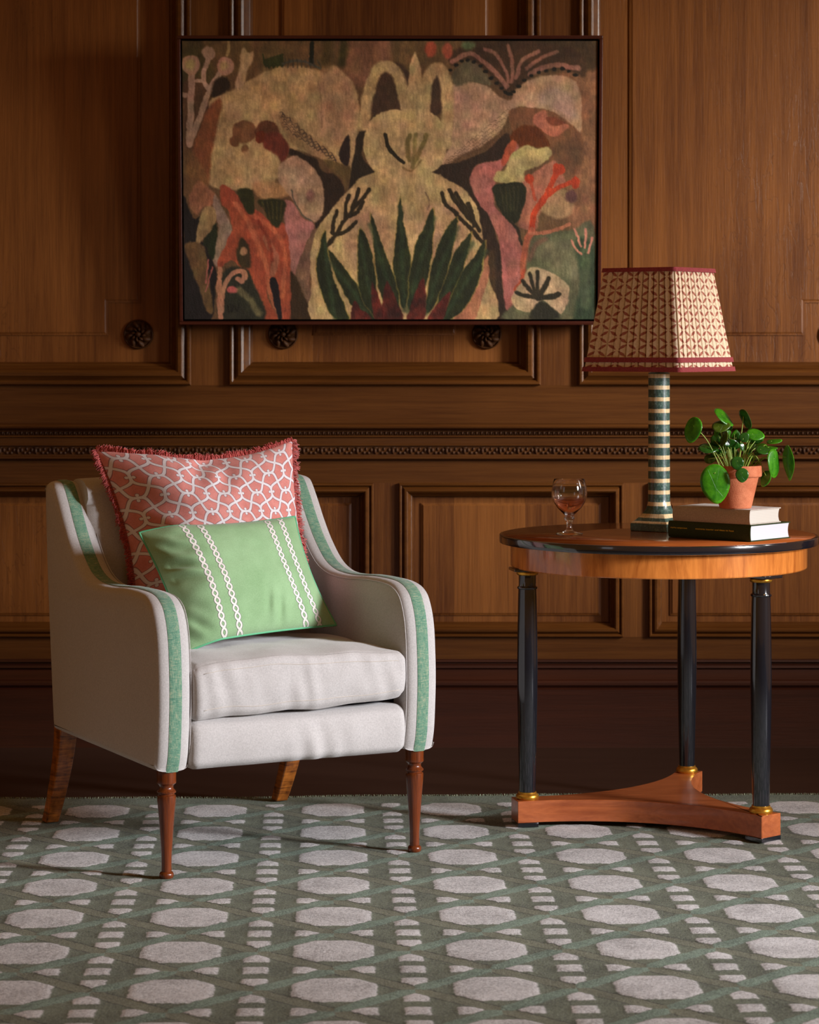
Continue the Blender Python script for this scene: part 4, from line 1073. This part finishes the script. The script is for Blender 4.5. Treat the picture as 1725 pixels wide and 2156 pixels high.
poly_('B', (88, 88, 66), '1010 1500 1150 1430 1300 1430 1470 1400 1470 2070 830 2070 880 1960 920 1850 970 1760', 6); poly_('B', (108, 106, 82), '1050 1560 1250 1470 1330 1560 1350 1720 1250 1790 1100 1680', 20, .7); poly_('B', (48, 62, 44), '1330 1500 1470 1560 1470 2070 1330 2060 1370 1800', 10)
line_('B', (150, 100, 78), 26, '1000 1450 1150 1440 1290 1385'); line_('B', (110, 80, 66), 34, '1000 1640 1040 1540 1120 1490', 6, .7)
poly_('B', (154, 134, 108), '960 1760 1000 1700 1090 1695 1180 1740 1290 1820 1280 1930 1230 2025 1150 1970 1090 1930 1010 2005 920 1990 870 1920 905 1850', 3)
for x2, y2, w_ in ((910, 1870, 30), (950, 1785, 28), (1000, 1740, 28), (1062, 1720, 26), (1140, 1775, 34), (1205, 1885, 44)): line_('B', (44, 40, 26), w_, '1070 1910 %d %d %d %d' % ((1070+x2)/2-4, (1910+y2)/2+6, x2, y2), 2.5)
poly_('B', (42, 42, 28), '1000 2060 1090 1935 1220 2050', 5)
line_('B', (72, 82, 60), 74, '1405 1590 1405 1750 1410 1960', 8)
for s in ('1305 1500 1335 1560 1375 1600', '1330 1420 1350 1490 1372 1545', '1408 1420 1402 1490 1400 1555', '1450 1480 1436 1560 1425 1590'): line_('B', (162, 114, 98), 16, s, 2)
# central figure
FG = (160, 138, 102)
poly_('P', (72, 54, 40), '770 180 800 140 850 140 880 230 770 240', 6); poly_('P', (66, 50, 38), '890 160 935 160 935 230 890 240', 5)
poly_('P', FG, '760 372 830 350 880 355 925 368 985 405 1012 460 1022 560 1030 690 680 690 650 600 655 500 690 445 725 405', 3)
line_('P', FG, 24, '762 262 772 205 790 152 815 140 838 165 852 225', 5); line_('P', FG, 26, '893 232 896 175 918 146 936 165 942 215 938 300', 5)
poly_('P', (164, 142, 106), '873 112 884 140 885 190 882 245 850 245 855 190 862 140', 3)
poly_('P', (162, 140, 104), '762 300 775 255 810 235 860 230 910 238 935 272 938 315 925 350 890 368 850 362 800 366 772 340', 3)
line_('P', (120, 100, 66), 4, '845 352 866 358 885 335', 2, .8); line_('P', (42, 36, 22), 9, '809 284 818 314 846 342', 2); line_('P', (112, 98, 60), 10, '861 284 856 305 860 335', 3); line_('P', (122, 108, 70), 9, '873 282 872 315 867 350', 3); line_('P', (118, 104, 64), 10, '897 284 890 305 872 338', 3)
poly_('P', (146, 114, 94), '720 470 760 440 820 460 800 600 740 560', 24, .5); poly_('P', (148, 116, 96), '880 440 960 430 990 560 900 560', 24, .5); line_('P', (120, 98, 78), 3, '895 405 904 425 900 440')
# twigs
TW = (48, 40, 24)
for s in ('1100 1540 1150 1470 1220 1360 1300 1260 1400 1140', '1150 1460 1230 1440 1300 1370', '1130 1450 1140 1380 1165 1290', '1225 1340 1230 1260 1252 1185', '1250 1330 1310 1300 1352 1230', '1280 1280 1300 1210 1318 1135'): line_('A', TW, 28, s, 2)
for s in ('370 1165 400 1240 480 1305', '425 1140 470 1220 590 1370', '470 1165 560 1300 640 1430', '470 1310 560 1400 670 1520', '560 1240 590 1320 600 1400'): line_('B', TW, 30, s, 2)
# agave
poly_('B', (150, 106, 82), '700 1600 705 1750 650 1950 600 2070 450 2070 560 1950 640 1800', 3)
G2 = (44, 54, 30); G3 = (64, 66, 32)
AG = [('A', '1080 1425 1030 1560 1008 1700 1050 1900 1150 2060 1260 2070 1170 1850 1110 1650'), ('A', '1098 1560 1130 1700 1200 1850 1300 2010 1400 2075 1470 2065 1340 1850 1220 1700'), ('A', '1335 1400 1308 1600 1320 1850 1380 1990 1460 2060 1460 1900 1420 1600'),
      ('A', '1405 1305 1425 1500 1440 1700 1500 1950 1620 2060 1600 1800 1500 1560'), ('B', '72 1185 35 1450 18 1650 50 1850 100 2000 150 1800 142 1600 100 1400'), ('B', '315 1260 235 1400 160 1600 130 1800 125 2000 210 1950 285 1700 312 1450'),
      ('B', '487 1325 380 1450 300 1650 262 1850 255 2020 330 1950 420 1700 462 1500'), ('B', '588 1435 470 1570 400 1750 330 1950 330 2050 420 1980 505 1800 558 1600'), ('B', '692 1495 600 1620 500 1750 430 1900 365 2070 440 2060 570 1950 655 1750')]
for fr, s in AG:
    poly_(fr, (126, 112, 60), s, 3, .8); P = cv(fr, pairs(s)); tip = P[0]; cx_ = sum(p[0] for p in P)/len(P); cy_ = sum(p[1] for p in P)/len(P)
    P2 = [(cx_+(p[0]-cx_)*.93, cy_+(p[1]-cy_)*.97) for p in P]; poly_('P', (40, 46, 25), ' '.join('%f %f' % p for p in P2), 2.5, 1, .3)
    line_('P', (52, 68, 46), 9, '%f %f %f %f %f %f' % (tip[0], tip[1]+24, cx_, cy_, P[4][0], P[4][1]), 7, .6)
for fr, s in (('A', '1290 1935 1262 2066 1330 2070 1420 2066 1340 1990'), ('A', '1422 1790 1412 1950 1440 2066 1530 2066 1470 1930'), ('B', '-28 1790 -60 1950 -60 2066 90 2066 30 1900'), ('B', '232 1765 170 1900 118 2066 240 2066 256 1900'), ('B', '428 1860 340 1950 262 2066 370 2066 410 1960')):
    poly_(fr, (76, 28, 22), s, 3, .92, .45)
# weave-like mottling and paint drag
IMG *= (1+(vnoise(NW, NH, 200, 9)-.5)*.10+(vnoise(NW, NH, 26, 10)-.5)*.12)[..., None]
IMG *= np.stack([1+(vnoise(NW, NH, 30, 21+c)-.5)*.06 for c in range(3)], -1)
drag = np.repeat(vnoise(NW, NH//4+1, 60, 31), 4, 0)[:NH]; IMG *= (1+(drag-.5)*.16)[..., None]
IMG = np.clip(156*(np.clip(IMG, 2, 255)/150)**1.22, 2, 255)
AL_ = ((IMG/255.+.055)/1.055)**2.4*PGAIN if False else np.clip(((IMG/255.+.055)/1.055)**2.4*1.12, 0, .9)

def painting():
    Wp, Hp, Tp = 1.310, .893, .045
    zb = CH+(HY-684)*7.87/F
    root = thing('painting', 'large framed painting of pale flowers, coral and dark agave leaves on the panelled wall', 'painting', (-.0605, 7.865, zb))
    root.rotation_euler = (radians(5.6), 0, 0)
    # local: x right, z up, front faces -y (leaning forward at the top)
    fr = wood('painting_frame_wood', lin((46, 18, 12)), lin((74, 32, 20)), 'x', .35)
    fw = .0105
    for (x0, x1, z0, z1) in ((-Wp/2, Wp/2, 0, fw), (-Wp/2, Wp/2, Hp-fw, Hp), (-Wp/2, -Wp/2+fw, fw, Hp-fw), (Wp/2-fw, Wp/2, fw, Hp-fw)):
        MB().box(x0, x1, 0, Tp, z0, z1).build('frame', fr, root, 35, .0015)
    bk = M('black_rebate', .9, .1); bk.color((.006, .005, .005))
    MB().box(-Wp/2+fw, Wp/2-fw, .030, Tp, fw, Hp-fw).build('backing', bk.m, root)
    cm = M('painted_canvas', .62, .35)
    at_ = cm.new('ShaderNodeVertexColor'); at_.layer_name = 'paint'
    n1 = cm.noise(cm.coords((1, 1, 1)), 420, 2, .7); n2 = cm.noise(cm.coords((70, 70, 25), rot=(0, .5, 0)), 1, 3, .7)
    g = cm.new('ShaderNodeHueSaturation'); cm.link(at_.outputs[0], g.inputs['Color']); cm.link(((n2-.5)*.35+(n1-.5)*.25+1).s, g.inputs['Value'])
    cm.color(g.outputs[0]); cm.bump(n1+n2, .0008)
    mx_, mz = fw+.0055, fw+.0065
    x0, x1, z0, z1 = -Wp/2+mx_, Wp/2-mx_, mz, Hp-mz
    cb = MB().box(x0, x1, .0065, .030, z0, z1)
    body = cb.build('canvas', cm.m, root)
    ca = body.data.color_attributes.new('paint', 'FLOAT_COLOR', 'POINT'); ca.data.foreach_set('color', np.tile([.2, .15, .1, 1], len(body.data.vertices)))
    gx = np.linspace(x0, x1, NW); gz = np.linspace(z1, z0, NH); Xg, Zg = np.meshgrid(gx, gz)
    V = np.stack([Xg, np.full_like(Xg, .006), Zg], -1).reshape(-1, 3); i = np.arange(NW*NH).reshape(NH, NW)
    Fc = np.stack([i[:-1, :-1], i[1:, :-1], i[1:, 1:], i[:-1, 1:]], -1).reshape(-1, 4)
    me = bpy.data.meshes.new('painted_face'); me.vertices.add(len(V)); me.vertices.foreach_set('co', V.ravel())
    me.loops.add(Fc.size); me.loops.foreach_set('vertex_index', Fc.ravel().astype(np.int32)); me.polygons.add(len(Fc)); me.polygons.foreach_set('loop_start', np.arange(0, Fc.size, 4, dtype=np.int32)); me.update(calc_edges=True)
    ca = me.color_attributes.new('paint', 'FLOAT_COLOR', 'POINT'); ca.data.foreach_set('color', np.concatenate([AL_.reshape(-1, 3), np.ones((NW*NH, 1))], 1).ravel())
    link('painted_face', me, cm.m, body, 0)
    return root
painting()
